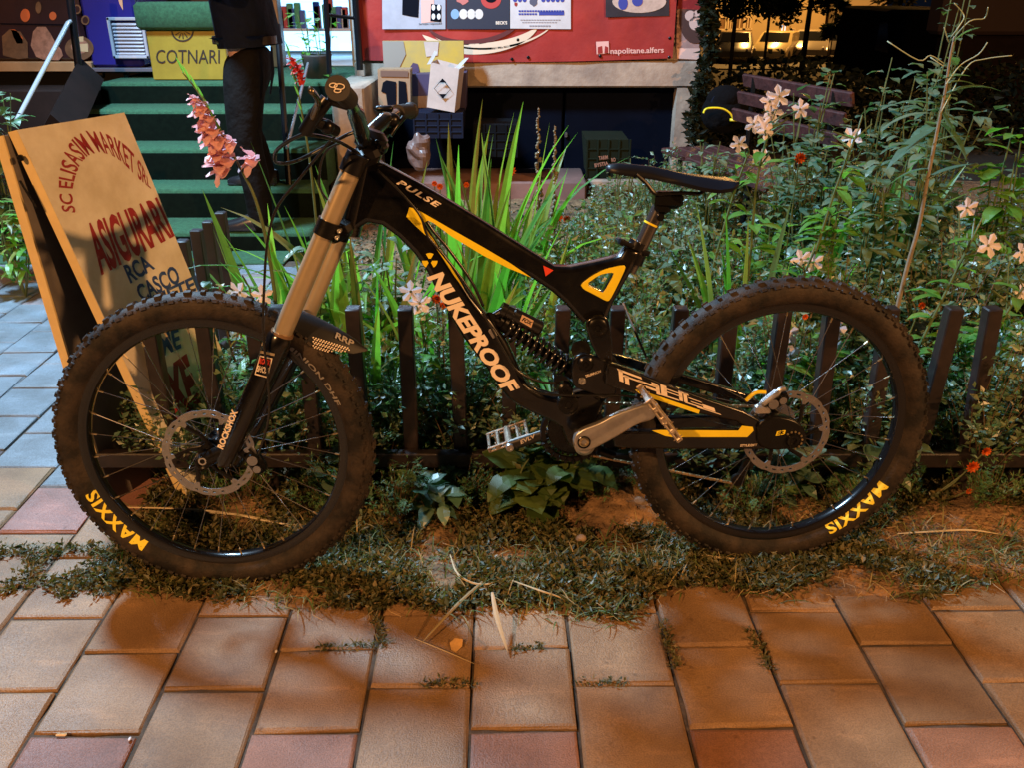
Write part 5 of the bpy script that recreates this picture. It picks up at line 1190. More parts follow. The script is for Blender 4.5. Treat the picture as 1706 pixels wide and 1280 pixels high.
def make_car(label, px, Y, colr, yaw, name='parked_car', L=4.2, H=1.45, van=False, cat='car', group='cars parked in a row beyond the garden'):
    g = farz(0, Y); c = atY(px, 70, Y); root = empty(name, (c.x, Y, g), label, cat, group); Rm = Matrix.Rotation(yaw, 3, 'Z')
    m_b = mat('car_paint', colr, .25 if not van else .9, coat=.8 if not van else 0, spec=.5 if not van else .05); m_g = mat('car_glass', (.012, .014, .018), .08, coat=.5)
    base = Vector((c.x, Y, g))
    if van: prof = [(-L / 2, .35), (-L / 2, .9), (-L / 2 + .15, 1.1), (-L / 2 + .7, H * .97), (-L / 2 + 1.1, H), (L / 2 - .1, H), (L / 2, H - .2), (L / 2, .35)]
    else: prof = [(-L / 2, .35), (-L / 2 - .03, .62), (-L / 2 + .2, .80), (-L / 2 + 1.05, .95), (-L / 2 + 1.75, H - .04), (-L / 2 + 2.3, H), (L / 2 - .9, H - .03), (L / 2 - .15, .98), (L / 2, .85), (L / 2, .35)]
    W = .88 if not van else .98; mb = MB(); n = len(prof); vs_ = []
    for s_ in (-1, -.9, .9, 1):
        for x, z in prof:
            k = .86 if (z > 1.05 and not van) else (.94 if z > 1.2 else 1.0); sh_ = .0 if abs(s_) == 1 else .03
            zz = z - (.05 if abs(s_) == 1 and z > .5 else 0); vs_.append(base + Rm @ Vector((x * (1 if abs(s_) < 1 else .985), s_ * W * k, zz)))
    fs_ = [tuple(range(n)), tuple(range(4 * n - 1, 3 * n - 1, -1))]
    for q in range(3):
        for i in range(n): j = (i + 1) % n; fs_.append((q * n + i, q * n + n + i, q * n + n + j, q * n + j))
    mb.add(vs_, fs_); body = autosmooth(mb.build('body', m_b, root), 50)
    def quad(nm, pts_, m_): mb = MB(); mb.add([base + Rm @ Vector(p) for p in pts_], [(0, 1, 2, 3)]); return mb.build(nm, m_, root)
    if not van:
        a0, a1 = (-L / 2 + 1.12, .985), (-L / 2 + 1.72, H - .055)
        quad('windscreen', [(a0[0] - .02, -W * .80, a0[1] + .01), (a0[0] - .02, W * .80, a0[1] + .01), (a1[0] - .02, W * .72, a1[1]), (a1[0] - .02, -W * .72, a1[1])], m_g)
        for s_ in (-1, 1):
            quad('side_window', [(-L / 2 + 1.35, s_ * (W * .935), .97), (L / 2 - .55, s_ * (W * .935), .97), (L / 2 - .95, s_ * (W * .875), H - .12), (-L / 2 + 1.85, s_ * (W * .875), H - .12)], m_g)
        for s_ in (-1, 1):
            mb = MB(); mb.ball(base + Rm @ Vector((-L / 2 + .08, s_ * W * .74, .68)), .13, 10, 7, (.5, 1, .7)); mb.build('headlight', m_white, root)
    else:
        for s_ in (-1, 1): quad('side_window', [(-L / 2 + .35, s_ * (W * .99), 1.15), (-L / 2 + 1.4, s_ * (W * .99), 1.15), (-L / 2 + 1.4, s_ * (W * .96), H - .25), (-L / 2 + .85, s_ * (W * .96), H - .25)], m_g)
    for sx in (-L / 2 + .8, L / 2 - .8):
        for s_ in (-1, 1):
            mb = MB(); mb.lathe([(0, -.1), (.28, -.11), (.32, -.08), (.32, .08), (.28, .11), (0, .1)], base + Rm @ Vector((sx, s_ * (W - .08), .32)), Rm @ Vector((0, 1, 0)), 18); autosmooth(mb.build('wheel', m_rubber, root))
    return root
make_car('dark car parked leftmost, half hidden by the trees', 1225, 47, (.03, .03, .03), R_(75))
make_car('pale yellow-white hatchback parked between the dark cars', 1296, 47, (.70, .58, .30), R_(62))
make_car('silver car parked right of the pale hatchback', 1352, 48, (.32, .29, .24), R_(70))
make_car('dark grey car with a light roof parked left of the red car', 1394, 48, (.10, .09, .08), R_(72))
make_car('dark red car parked beside the black van', 1440, 47, (.20, .01, .012), R_(80))
make_car('black van standing dark between the cars and the big shrub', 1506, 22, (.006, .006, .007), R_(84), 'parked_van', 5.2, 2.0, True, 'van', None)
mb = MB(); a = atY(1338, 86, 40); mb.tube([Vector((a.x, 40, farz(0, 40))), Vector((a.x + .15, 40, 8))], [.10, .07], 10); thing_mesh(mb, 'lamp_post', mat('post_paint', (.05, .045, .04), .6), (a.x, 40, farz(0, 40)), 'thin lamp post standing among the parked cars', 'lamp post', smooth=True)
grid('road', -10, 40, 42, 58, 40, 14, lambda x, y: farz(x, y) + .06, mat('far_asphalt', (.06, .055, .05), .8, var=.3, vscale=1))

# ---------------------------------------------------------------- leaf helpers
def leaf4(mb, p, d, up, L, W, fold=.2):
    s = d.cross(up); s = s.normalized() if s.length > 1e-6 else Vector((1, 0, 0)); u = s.cross(d)
    n = len(mb.v); mb.v += [p, p + d * (L * .45) + s * (W / 2) + u * (W * fold), p + d * L, p + d * (L * .45) - s * (W / 2) + u * (W * fold)]; mb.f += [(n, n + 1, n + 2), (n, n + 2, n + 3)]
def leafN(mb, p, d, L, W, droop=.4, n=5, fold=.18, wave=0.0, shape=.8, twist=0.0, r=rnd):
    up = Vector((0, 0, 1)); s = d.cross(up); s = s.normalized() if s.length > 1e-4 else Vector((1, 0, 0))
    k0 = len(mb.v); pos = Vector(p); dd = Vector(d).normalized(); rows = 0
    for i in range(n + 1):
        t = i / n; u = s.cross(dd).normalized(); wv = wave * sin(t * 9) * W
        ww = W / 2 * max(.02, (sin(pi * min(1, t ** shape)) if t < 1 else .02)); sd_ = Matrix.Rotation(twist * t, 3, dd) @ s if twist else s
        mb.v += [pos + sd_ * ww + u * (fold * ww + wv), pos.copy(), pos - sd_ * ww + u * (fold * ww - wv)]
        pos = pos + dd * (L / n); dd = (dd - up * (droop / n)).normalized()
    for i in range(n):
        a = k0 + i * 3; mb.f += [(a, a + 1, a + 4, a + 3), (a + 1, a + 2, a + 5, a + 4)]
def blade(mb, p, az, tilt, L, W, bend, n=8, twist=0.0):
    """sword leaf: rises, bends over with height"""
    k0 = len(mb.v); h = Vector((cos(az), sin(az), 0)); pos = Vector(p); th = tilt; s = Vector((-sin(az + twist), cos(az + twist), 0))
    for i in range(n + 1):
        t = i / n; dd = h * sin(th) + Vector((0, 0, 1)) * cos(th); ww = W / 2 * (min(1, .55 + t * 1.6) * (1 - t ** 3.2) + .01); u = s.cross(dd).normalized()
        mb.v += [pos + s * ww, pos + u * (ww * .28), pos - s * ww]; pos = pos + dd * (L / n); th += bend / n * (1 + t)
    for i in range(n):
        a = k0 + i * 3; mb.f += [(a, a + 1, a + 4, a + 3), (a + 1, a + 2, a + 5, a + 4)]
def rdir(r, zmin=-.2, zmax=1.0):
    a = r.uniform(0, 2 * pi); z = r.uniform(zmin, zmax); q = sqrt(max(0, 1 - z * z)); return Vector((q * cos(a), q * sin(a), z))

L_small = leafmat('small_glossy_leaf', [(0.058, 0.143, 0.091), (0.104, 0.221, 0.150), (0.169, 0.286, 0.208), (0.195, 0.286, 0.156), (0.208, 0.208, 0.091), (0.078, 0.182, 0.117)], .40, .25, 1.0)
L_iris = leafmat('sword_leaf', [(0.066, 0.225, 0.037), (0.112, 0.319, 0.056), (0.169, 0.375, 0.066), (0.244, 0.375, 0.075), (.24, .20, .06), (.05, .14, .03)], .4, .45)
L_broad = leafmat('broad_leaf', [(0.072, 0.156, 0.108), (0.120, 0.216, 0.144), (0.192, 0.264, 0.180), (0.144, 0.240, 0.084)], .38, .3, .7)
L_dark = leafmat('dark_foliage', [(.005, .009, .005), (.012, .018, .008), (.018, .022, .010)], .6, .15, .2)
L_weed = leafmat('weed_leaf', [(.030, .040, .015), (.065, .075, .025), (.12, .11, .04), (.22, .17, .07)], .5, .2)
L_fern = leafmat('feathery_leaf', [(0.044, 0.155, 0.066), (0.088, 0.221, 0.088), (0.133, 0.265, 0.099), (0.221, 0.243, 0.078)], .42, .25, .6)
L_tobacco = leafmat('tobacco_leaf', [(0.105, 0.280, 0.044), (0.158, 0.350, 0.070), (0.210, 0.385, 0.088)], .42, .45)
m_stem = mat('green_stem', (.10, .14, .05), .5, var=.3, vscale=30); m_stemb = mat('brown_stem', (.16, .10, .055), .7, var=.4, vscale=25)
L_petal = leafmat('white_petal', [(.90, .82, .86), (.92, .88, .95)], .5, .3, tint=(1, 1, 1)); L_dry = leafmat('dry_leaf', [(.30, .20, .09), (.42, .30, .14), (.20, .12, .05)], .7, .2)
L_yleaf = leafmat('yellowing_leaf', [(.22, .20, .03), (.30, .16, .03), (.12, .16, .04), (.22, .08, .03)], .4, .4)
m_orangef = mat('orange_petals', (.70, .13, .01), .6)

# ---------------------------------------------------------------- small-leaved shrubs (4 shapes, copied)
def shrub_proto(seed, H, Rr, nst, per_st, L, Wd, lm, label, group, name='leafy_shrub', feather=False):
    r = random.Random(seed); root = empty(name, (0, 0, 0), label, 'shrub', group); sm = MB(); lf = MB()
    for k in range(nst):
        az = r.uniform(0, 2 * pi); rad = Rr * sqrt(r.random()); h = H * r.uniform(.6, 1.08) * (1 - .35 * (rad / Rr) ** 2); tip = Vector((rad * cos(az), rad * sin(az), h)); b_ = tip * .18; b_.z = 0
        mid = (b_ + tip) / 2 + Vector((r.uniform(-.03, .03), r.uniform(-.03, .03), .03)); P = smoothpath([b_, mid, tip], 5); sm.tube(P, [.0018] * (len(P) - 3) + [.0014, .0012, .0008], 4, cap=False)
        for q in range(per_st):
            t = .25 + .75 * (q / per_st) ** .8; i = min(len(P) - 2, int(t * (len(P) - 1))); p = P[i].lerp(P[i + 1], t * (len(P) - 1) - i) + Vector((r.gauss(0, .012), r.gauss(0, .012), r.gauss(0, .01)))
            d = rdir(r, -.1, .75); s_ = L * r.uniform(.6, 1.2)
            if feather:
                for w_ in range(3): d2 = (d + rdir(r, -.3, .6) * .6).normalized(); leaf4(lf, p, d2, Vector((0, 0, 1)), s_, Wd * r.uniform(.7, 1.2), .1)
            else: leaf4(lf, p, d, rdir(r, .2, 1), s_, Wd * s_ / L, .22)
    sm.build('stems', m_stemb, root, world=False); lf.build('leaves', lm, root, world=False); return root
G1_ = 'small-leaved shrubs filling the flower bed'; Lb = 'small-leaved glossy green shrub in the dense flower bed behind the fence'
protos = [shrub_proto(11 + k, .54, .21, 60, 30, .031, .017, L_small, Lb, G1_) for k in range(3)]
Lf_ = 'feathery low green marigold bush in the flower bed'; G2_ = 'feathery low bushes along the fence'
fprotos = [shrub_proto(31 + k, .34, .19, 34, 14, .032, .005, L_fern, Lf_, G2_, 'feathery_bush', True) for k in range(2)]
used = {}
def place(proto, x, y, sc, z=0.0, rz=None, sz=None):
    o = proto if not used.get(proto.name) else copy_tree(proto); used[proto.name] = True
    o.location = (x, y, z); o.rotation_euler = (0, 0, rnd.uniform(0, 6.28) if rz is None else rz); o.scale = (sc, sc, sc * (sz or rnd.uniform(.85, 1.15))); return o
gr_ = random.Random(55); gc_ = MB()
for k in range(15000):
    x = gr_.uniform(-.97, 3.3); y = 2.08 + 3.0 * gr_.random() ** 1.3
    leaf4(gc_, Vector((x, y, bedz(x, y) + .11 * gr_.random() ** 1.5)), rdir(gr_, -.1, .8), rdir(gr_, .1, 1), gr_.uniform(.015, .04), gr_.uniform(.008, .02), .2)
tag(gc_.build('undergrowth', leafmat('undergrowth_leaf', [(0.013, 0.032, 0.013), (0.026, 0.051, 0.019), (0.051, 0.051, 0.019)], .45, .2)), 'low leafy undergrowth covering the soil of the flower bed', 'undergrowth', kind='stuff')
spots = []
for yy, x0, x1, st in ((2.17, -.9, 1.5, .21), (2.30, -.15, 2.4, .30), (2.68, .12, 2.6, .30), (3.1, .20, 2.7, .33), (3.6, .45, 2.9, .36), (4.15, .5, 3.2, .42), (4.7, .8, 3.2, .5)):
    x = x0
    while x < x1:
        spots.append((x + rnd.uniform(-.07, .07), yy + rnd.uniform(-.1, .1))); x += st
for i, (x, y) in enumerate(spots):
    s_ = .92 if y < 2.5 else (1.0 if y < 4 else .85)
    if x > 1.55: s_ *= .8
    place(protos[i % 3], x, y, s_ * (.86 if y < 2.22 else 1))
for i, (x, y) in enumerate([(-.85, 2.25), (-.7, 2.5), (-.35, 2.6), (-.1, 2.75), (-.62, 2.35), (-.4, 2.2), (-.25, 2.45), (-.05, 2.28), (-.55, 2.75), (-.85, 2.7), (.1, 2.5), (-.3, 1.93), (-.12, 1.97), (.62, 1.95), (.80, 2.2), (1.0, 2.02), (1.25, 1.98), (1.42, 2.22), (1.65, 2.0), (1.5, 1.93), (-.72, 2.0), (-.5, 1.96), (.9, 1.93), (-.45, 1.99), (.2, 1.99), (.38, 2.0), (-.2, 2.0), (1.12, 2.18), (-.9, 3.2), (-.6, 3.3)]):
    place(fprotos[i % 2], x, y, rnd.uniform(.75, 1.0) * (.62 if y < 2.05 else 1))

# ---------------------------------------------------------------- sword-leaved clumps
def iris(label, x, y, n, H, Wd, spread, lean=0.0, seed=0, lm=None, az0=None):
    r = random.Random(seed + 500); root = empty('iris_clump', (x, y, 0), label, 'plant'); mb = MB()
    for k in range(n):
        az = r.uniform(0, 2 * pi) if az0 is None else az0 + r.gauss(0, .8); rad = spread * sqrt(r.random()); p = Vector((x + rad * cos(az), y + rad * sin(az) * .6, 0)); h = H * r.uniform(.62, 1.05)
        bd_ = r.uniform(.05, .45) if r.random() < .75 else r.uniform(.8, 1.7); blade(mb, p, az, r.uniform(.02, .22) + lean, h, Wd * r.uniform(.7, 1.15), bd_, 9, r.uniform(-1.2, 1.2))
    mb.build('leaves', lm or L_iris, root); return root
iris('tall bright green sword-leaved clump behind the top tube of the bike', -.20, 2.95, 30, .95, .044, .16, seed=1)
iris('sword-leaved clump beside the bike head tube, left of the tallest clump', -.52, 2.9, 26, .80, .042, .15, seed=2)
iris('sword-leaved clump behind the middle of the top tube, right of the tallest clump', -.02, 3.15, 24, .86, .042, .14, seed=3)
iris('sword-leaved clump between the fork and the green steps', -.78, 2.75, 16, .70, .036, .12, seed=4)
iris('yellow-green sword-leaved clump inside the front triangle of the bike', -.20, 2.4, 22, .72, .044, .15, seed=5)
iris('sword-leaved clump behind the down tube just over the fence', -.42, 2.3, 16, .62, .040, .14, seed=6)
iris('narrow clump of sword leaves above the rear wheel', .72, 2.5, 14, .70, .042, .08, seed=7)
iris('broad-bladed sword-leaved clump left of the tall bare stalk', 1.32, 3.2, 16, .80, .055, .10, seed=8, az0=0.3)
iris('dense pale sword-leaved clump between the down tube and the fork', -.60, 2.55, 20, .70, .040, .14, seed=14)
iris('sword-leaved clump right behind the rear shock', .02, 2.45, 14, .60, .040, .12, seed=15)
iris('small sword-leaved tuft beneath the saddle', .48, 2.55, 5, .50, .025, .05, seed=9)
iris('sparse sword-leaved clump in front of the pinkish sill', .14, 3.7, 10, .50, .032, .12, seed=10)
iris('sword-leaved clump below the far bench end', 1.0, 2.9, 10, .62, .044, .09, seed=12)
iris('narrow-leaved clump at the right edge behind the fence', 1.62, 2.4, 12, .5, .025, .1, seed=13)
# ---------------------------------------------------------------- white flowering tobacco
def star(mb, c, nrm, R0, r):
    nrm = nrm.normalized(); e1 = nrm.orthogonal().normalized(); e2 = nrm.cross(e1); a0 = r.uniform(0, 1); k0 = len(mb.v); mb.v.append(c - nrm * R0 * .15)
    for k in range(5):
        a = a0 + 2 * pi * k / 5
        for da, rr2, dz in ((-.52, .42, .02), (-.40, .80, .05), (0, 1.06, -.08), (.40, .80, .05), (.52, .42, .02)):
            mb.v.append(c + (e1 * cos(a + da) + e2 * sin(a + da)) * (R0 * rr2) + nrm * (R0 * dz))
    for k in range(5):
        a = k0 + 1 + k * 5
        for q in range(4): mb.f.append((k0, a + q, a + q + 1))
        mb.f.append((k0, a + 4, k0 + 1 + ((k + 1) % 5) * 5))
def tobacco(label, base, Y, flowers, Hleaf=.8, seed=0, buds=4):
    """flowers: picture positions of blooms at depth Y"""
    r = random.Random(seed + 900); b0 = Vector((base, Y, 0)); root = empty('flowering_tobacco', b0, label, 'plant'); sm = MB(); lf = MB()
    pts_ = [atY(px, py, Y + r.uniform(-.04, .04)) for px, py in flowers]; top = sum(pts_, Vector()) / len(pts_); top = Vector((top.x, Y, min(p.z for p in pts_) + .02))
    P = smoothpath([b0, b0.lerp(top, .4) + Vector((r.uniform(-.03, .03), 0, 0)), b0.lerp(top, .8) + Vector((r.uniform(-.02, .02), 0, 0)), top], 5); sm.tube(P, [.006 - .003 * i / len(P) for i in range(len(P))], 6)
    for i in range(1, len(P) - 1):
        for q in range(2 if i < len(P) * .7 else 1):
            d = rdir(r, -.1, .5); leafN(lf, P[i], d, r.uniform(.08, .15) * (1.15 - .6 * i / len(P)), r.uniform(.035, .055) * (1.1 - .5 * i / len(P)), r.uniform(.4, 1.2), 5, .2, .06)
    for p in pts_:
        i = r.randint(int(len(P) * .72), len(P) - 1); a = P[i]; nrm = (Vector((r.uniform(-.5, .5), -1, r.uniform(-.1, .5)))).normalized(); tb_ = p - nrm * .045 - Vector((0, 0, .012)); sm.tube(smoothpath([a, a.lerp(tb_, .5) + Vector((0, 0, .01)), tb_], 4), .0018, 5)
        sm.tube([tb_, p - nrm * .002], [.0025, .0035], 6); fb = MB(); star(fb, p, nrm, r.uniform(.028, .035), r); fb.build('flower', L_petal, root)
    for k in range(buds):
        i = len(P) - 1 - r.randint(0, 4); a = P[i]; d = rdir(r, .2, .9); e = a + d * r.uniform(.04, .08); sm.tube([a, a.lerp(e, .6), e], [.0015, .003, .002], 5)
    sm.build('stems', m_stem, root); lf.build('leaves', L_tobacco, root); return root
tobacco('tall white-flowered plant in front of the bench, with the most blooms', .70, 2.7, [(1283, 168), (1298, 160), (1334, 181), (1272, 207), (1256, 206), (1276, 217), (1288, 186)], seed=1, buds=8)
tobacco('white-flowered plant leaning in front of the right bench end, one pale bloom', .88, 2.75, [(1419, 228)], seed=2, buds=7)
tobacco('lower white-flowered plant left of the bench front, with drooping blooms', .60, 2.75, [(1231, 239), (1268, 262)], seed=3)
tobacco('white-flowered plant just above the top of the rear wheel', .66, 2.35, [(1335, 432), (1356, 437)], seed=4)
tobacco('white-flowered plant seen through the rear wheel with a stack of blooms', .62, 2.16, [(1312, 556), (1306, 578), (1318, 592), (1311, 604)], seed=5)
tobacco('white-flowered plant behind the rear rim, two tubular blooms', .74, 2.17, [(1394, 548), (1391, 584)], seed=6)
tobacco('white-flowered plant at the right edge, one bloom above the other', 1.08, 2.25, [(1612, 346), (1648, 408)], seed=7, buds=7)
tobacco('white-flowered plant at the far right edge cut by the frame', 1.30, 2.25, [(1702, 488), (1704, 420)], seed=8, buds=6)
tobacco('white-flowered plant just behind the down tube', -.22, 2.2, [(684, 486), (700, 505), (694, 520)], seed=9)
tobacco('low white-flowered plant behind the top of the front wheel', -.66, 2.2, [(398, 487), (437, 492)], seed=10, buds=3)
# ---------------------------------------------------------------- gladioli with flower spikes
def gladiolus(label, path, Y, blooms, m, R0, seed):
    r = random.Random(seed); P = [atY(px, py, Y) for px, py in path]; b0 = Vector((P[0].x, Y, 0)); root = empty('gladiolus', b0, label, 'flower'); sm = MB(); P = smoothpath([b0] + P, 6); sm.tube(P, [.006 - .0045 * i / len(P) for i in range(len(P))], 7); sm.build('stem', m_stem, root, smooth=True)
    for px, py, s_ in blooms:
        c = atY(px, py, Y - .01); fb = MB(); ax_ = Vector((r.uniform(-.9, -.3), -.8, r.uniform(-.3, .3))).normalized(); e1 = ax_.orthogonal().normalized(); e2 = ax_.cross(e1)
        for k in range(6):
            a = k * pi / 3 + r.uniform(-.2, .2); d = (ax_ * .75 + (e1 * cos(a) + e2 * sin(a)) * .75).normalized(); leafN(fb, c - ax_ * R0 * s_ * .6, d, R0 * s_ * 1.5, R0 * s_ * 1.15, r.uniform(-.5, .9), 5, .35, .10, .7)
        fb.build('bloom', m, root, smooth=True)
    lf = MB()
    for k in range(7): blade(lf, b0 + Vector((r.uniform(-.03, .03), r.uniform(-.02, .02), 0)), r.uniform(0, 6.28), r.uniform(.05, .25), r.uniform(.35, .6), .022, r.uniform(.1, .5))
    lf.build('leaves', L_iris, root); tp = MB()
    for k in range(7):
        q = P[-2 - k * 2]; leafN(tp, q, Vector((-.2, -.3, .9)).normalized(), .05, .012, .1, 3)
    tp.build('buds', L_tobacco, root)
L_pink = leafmat('coral_petal', [(.88, .46, .46), (.90, .56, .58), (.90, .66, .72)], .45, .35, tint=(1.1, .95, 1)); L_redp = leafmat('red_petal', [(.65, .05, .05), (.75, .09, .07)], .45, .35, tint=(1.2, .8, .8))
gladiolus('coral pink gladiolus spike leaning in front of the green steps', [(455, 470), (430, 345), (398, 275), (365, 215), (335, 160), (304, 120)], 2.35, [(330, 178, .8), (337, 196, 1.0), (345, 214, 1.0), (352, 230, 1.1), (360, 248, 1.1), (370, 268, 1.15), (362, 283, 1.1), (412, 268, 1.0), (322, 166, .5), (378, 238, .8)], L_pink, .036, 3)
gladiolus('small red gladiolus bloom by the lit doorway', [(520, 300), (505, 200), (492, 130), (482, 85)], 3.3, [(485, 103, .8), (492, 113, .9), (497, 122, .9), (500, 133, .8)], L_redp, .026, 4)
# ---------------------------------------------------------------- seed spikes
def spike(label, px, ytop, ybot, Y, seed, w_=.017):
    r = random.Random(seed); a = atY(px, ybot, Y); b_ = atY(px, ytop, Y); b0 = Vector((a.x, Y, 0)); root = empty('seed_spike', b0, label, 'plant'); sm = MB(); sm.tube([b0, a, b_], [.004, .0035, .0015], 6); sm.build('stem', m_stemb, root); mb = MB(); n = 60
    for k in range(n):
        t = k / n; p = a.lerp(b_, t); k2 = (1 - .8 * t) * (.6 + .4 * abs(sin(t * 23))); mb.ball(p + rdir(r, -.3, .3) * w_ * k2, w_ * .55 * k2 + .003, 6, 4)
    mb.build('seed_pods', mat('seed_pod', (.22, .20, .12), .7, var=.5, vscale=40, color2=(.12, .08, .05)), root, smooth=True)
spike('taller dry seed spike standing against the dark niche', 897, 178, 395, 3.4, 1); spike('shorter dry seed spike right of the taller one', 924, 208, 395, 3.35, 2, .014)
# ---------------------------------------------------------------- broad-leaved plants
def broad(label, x, y, H, Rr, n, L, Wd, lm=None, seed=0, name='broad_leaved_plant', sm_=None):
    r = random.Random(seed + 77); root = empty(name, (x, y, 0), label, 'plant'); sm = MB(); lf = MB()
    nst = max(3, n // 9)
    for k in range(nst):
        az = r.uniform(0, 2 * pi); tip = Vector((x + Rr * cos(az) * r.random(), y + Rr * .7 * sin(az) * r.random(), H * r.uniform(.7, 1.0))); P = smoothpath([Vector((x, y, 0)), Vector((x, y, 0)).lerp(tip, .5) + Vector((r.uniform(-.04, .04), 0, .03)), tip], 5); sm.tube(P, [.005 - .003 * i / len(P) for i in range(len(P))], 5)
        for q in range(int(1.7 * n) // nst):
            i = r.randint(2, len(P) - 1); d = rdir(r, -.2, .6); leafN(lf, P[i] + d * .02, d, L * r.uniform(.6, 1.15), Wd * r.uniform(.7, 1.15), r.uniform(.3, 1.4), 5, .15, .05, .75)
    sm.build('stems', sm_ or m_stem, root); lf.build('leaves', lm or L_broad, root); return root
broad('dense grey-green bush with round leaves right of the bench', 1.35, 3.7, .78, .22, 110, .075, .05, seed=1)
broad('high leafy bush right of the bench, topmost in the bed', 1.62, 3.9, 1.02, .22, 120, .07, .045, seed=2)
broad('leafy bush just in front of the right bench end', 1.08, 3.45, .62, .18, 70, .06, .035, seed=3)
broad('leafy bush left of the tall stalk, half height', 1.30, 2.95, .5, .2, 70, .06, .035, seed=4)
broad('dark large-leaved plant low at the right edge', 1.75, 2.7, .42, .25, 60, .09, .055, lm=L_dark, seed=5)
broad('dark large-leaved plant behind the tall stalk', 1.45, 2.5, .38, .22, 60, .07, .045, lm=L_dark, seed=6)
broad('yellowing rose-like plant between the fork and the side fence', -.72, 2.35, .52, .13, 60, .05, .032, lm=L_yleaf, seed=7, sm_=m_stemb)
broad('blue-green leafy plant just behind the side fence', -.92, 2.40, .48, .10, 46, .05, .032, seed=8, sm_=m_stemb)
broad('silvery-leaved plant below the lower crown of the fork', -.55, 2.5, .60, .14, 70, .07, .04, seed=9)
broad('silvery-leaved plant behind the head of the down tube', -.42, 2.62, .55, .14, 60, .07, .04, seed=10)
broad('leafy plant seen through the rear wheel below the rail', .70, 2.0, .20, .16, 50, .075, .055, seed=11)
broad('leafy plant at the lower rear rim', .95, 2.03, .24, .15, 36, .07, .045, seed=12)
broad('broad heart-leaved plant under the cranks', .05, 1.93, .19, .17, 36, .10, .085, lm=leafmat('squash_leaf', [(.07, .13, .03), (.12, .17, .045)], .5, .3), seed=13)
broad('small leafy plant under the down tube with spoon leaves', -.20, 1.93, .13, .12, 16, .075, .04, seed=14)
broad('leafy plant inside the front wheel at the lower right', -.42, 1.95, .16, .12, 22, .07, .05, seed=15)
broad('bushy plant at the far left edge beside the steps', -2.36, 4.0, .95, .20, 160, .09, .045, seed=16)
broad('low drooping plant at the left edge below the bushy one', -2.20, 3.75, .42, .14, 50, .12, .03, lm=L_iris, seed=17)
broad('potted plant leaves in front of the lit doorway', pt(528, 60, 5.95).x, 5.95, 1.18, .12, 70, .085, .04, lm=L_tobacco, seed=18, name='potted_plant').location.z += 0
for lb_, x_, y_, H_, R_2, n_, L_, W_ in (('round-leaved bush in the middle of the right bed, behind the white flowers', 1.18, 3.25, .70, .2, 110, .08, .05), ('leaning leafy bush directly right of the bench end', 1.30, 3.9, .95, .18, 100, .07, .045),
    ('large-leaved bush left of the tall stalk top', 1.72, 3.6, .98, .2, 110, .09, .055), ('half-high leafy plant beneath the bench end', .92, 3.05, .52, .16, 80, .07, .035), ('leafy plant with pale leaves behind the saddle rear', .66, 3.1, .50, .16, 90, .06, .03),
    ('leafy plant between the two sword clumps above the rear wheel', .98, 2.5, .46, .15, 80, .07, .035), ('narrow tall leafy shoot rising to the top edge of the picture', 1.86, 3.95, 1.32, .07, 100, .05, .03), ('leafy plant hiding the front of the bench seat', .84, 3.55, .74, .17, 150, .06, .03),
    ('leafy plant hiding the near end of the bench seat', 1.06, 3.4, .72, .17, 140, .065, .032), ('bright leafy plant at the right edge over the fence', 1.32, 2.3, .46, .16, 80, .08, .04), ('dim leafy plant low between the stalk and the right edge', 1.55, 2.75, .5, .2, 90, .07, .04), ('tall green leafy stem left of the bare stalk, reaching the bench height', 1.22, 2.85, .82, .05, 70, .10, .045), ('second tall leafy stem behind the bare stalk', 1.40, 3.0, .95, .05, 80, .10, .045),
    ('tall leafy stem between the bench and the sword clump', 1.05, 2.8, .74, .05, 70, .09, .04), ('tall leafy stem at the right edge above the fence', 1.62, 2.9, .88, .06, 70, .10, .05), ('broad-leaved stems in the gap behind the seat tube', .42, 2.75, .52, .12, 80, .09, .045), ('tall dim bush at the far right', 2.15, 3.4, .75, .25, 120, .08, .045)):
    broad(lb_, x_, y_, H_, R_2, n_, L_, W_, seed=int(x_ * 100), lm=L_tobacco if 'bright' in lb_ or 'beneath' in lb_ or 'between the bench' in lb_ or 'right edge above' in lb_ else None)
broad('thin leafy twigs rising against the dark niche', .48, 3.7, .66, .16, 90, .035, .014, lm=L_small, seed=19)
broad('grassy grey-green bush by the pillar foot', .72, 4.3, .50, .20, 160, .05, .006, lm=L_fern, seed=20)
mb = MB(); q = pt(530, 125, 5.95); mb.lathe([(.0, .0), (.075, 0), (.095, .13), (.10, .14), (.085, .14), (.08, .12), (0, .12)], (q.x, 5.95, .74), (0, 0, 1), 20); thing_mesh(mb, 'flower_pot', mat('dark_pot', (.05, .04, .04), .6), (q.x, 5.95, .74), 'dark flower pot on the landing holding the plant by the doorway', 'pot', smooth=True)
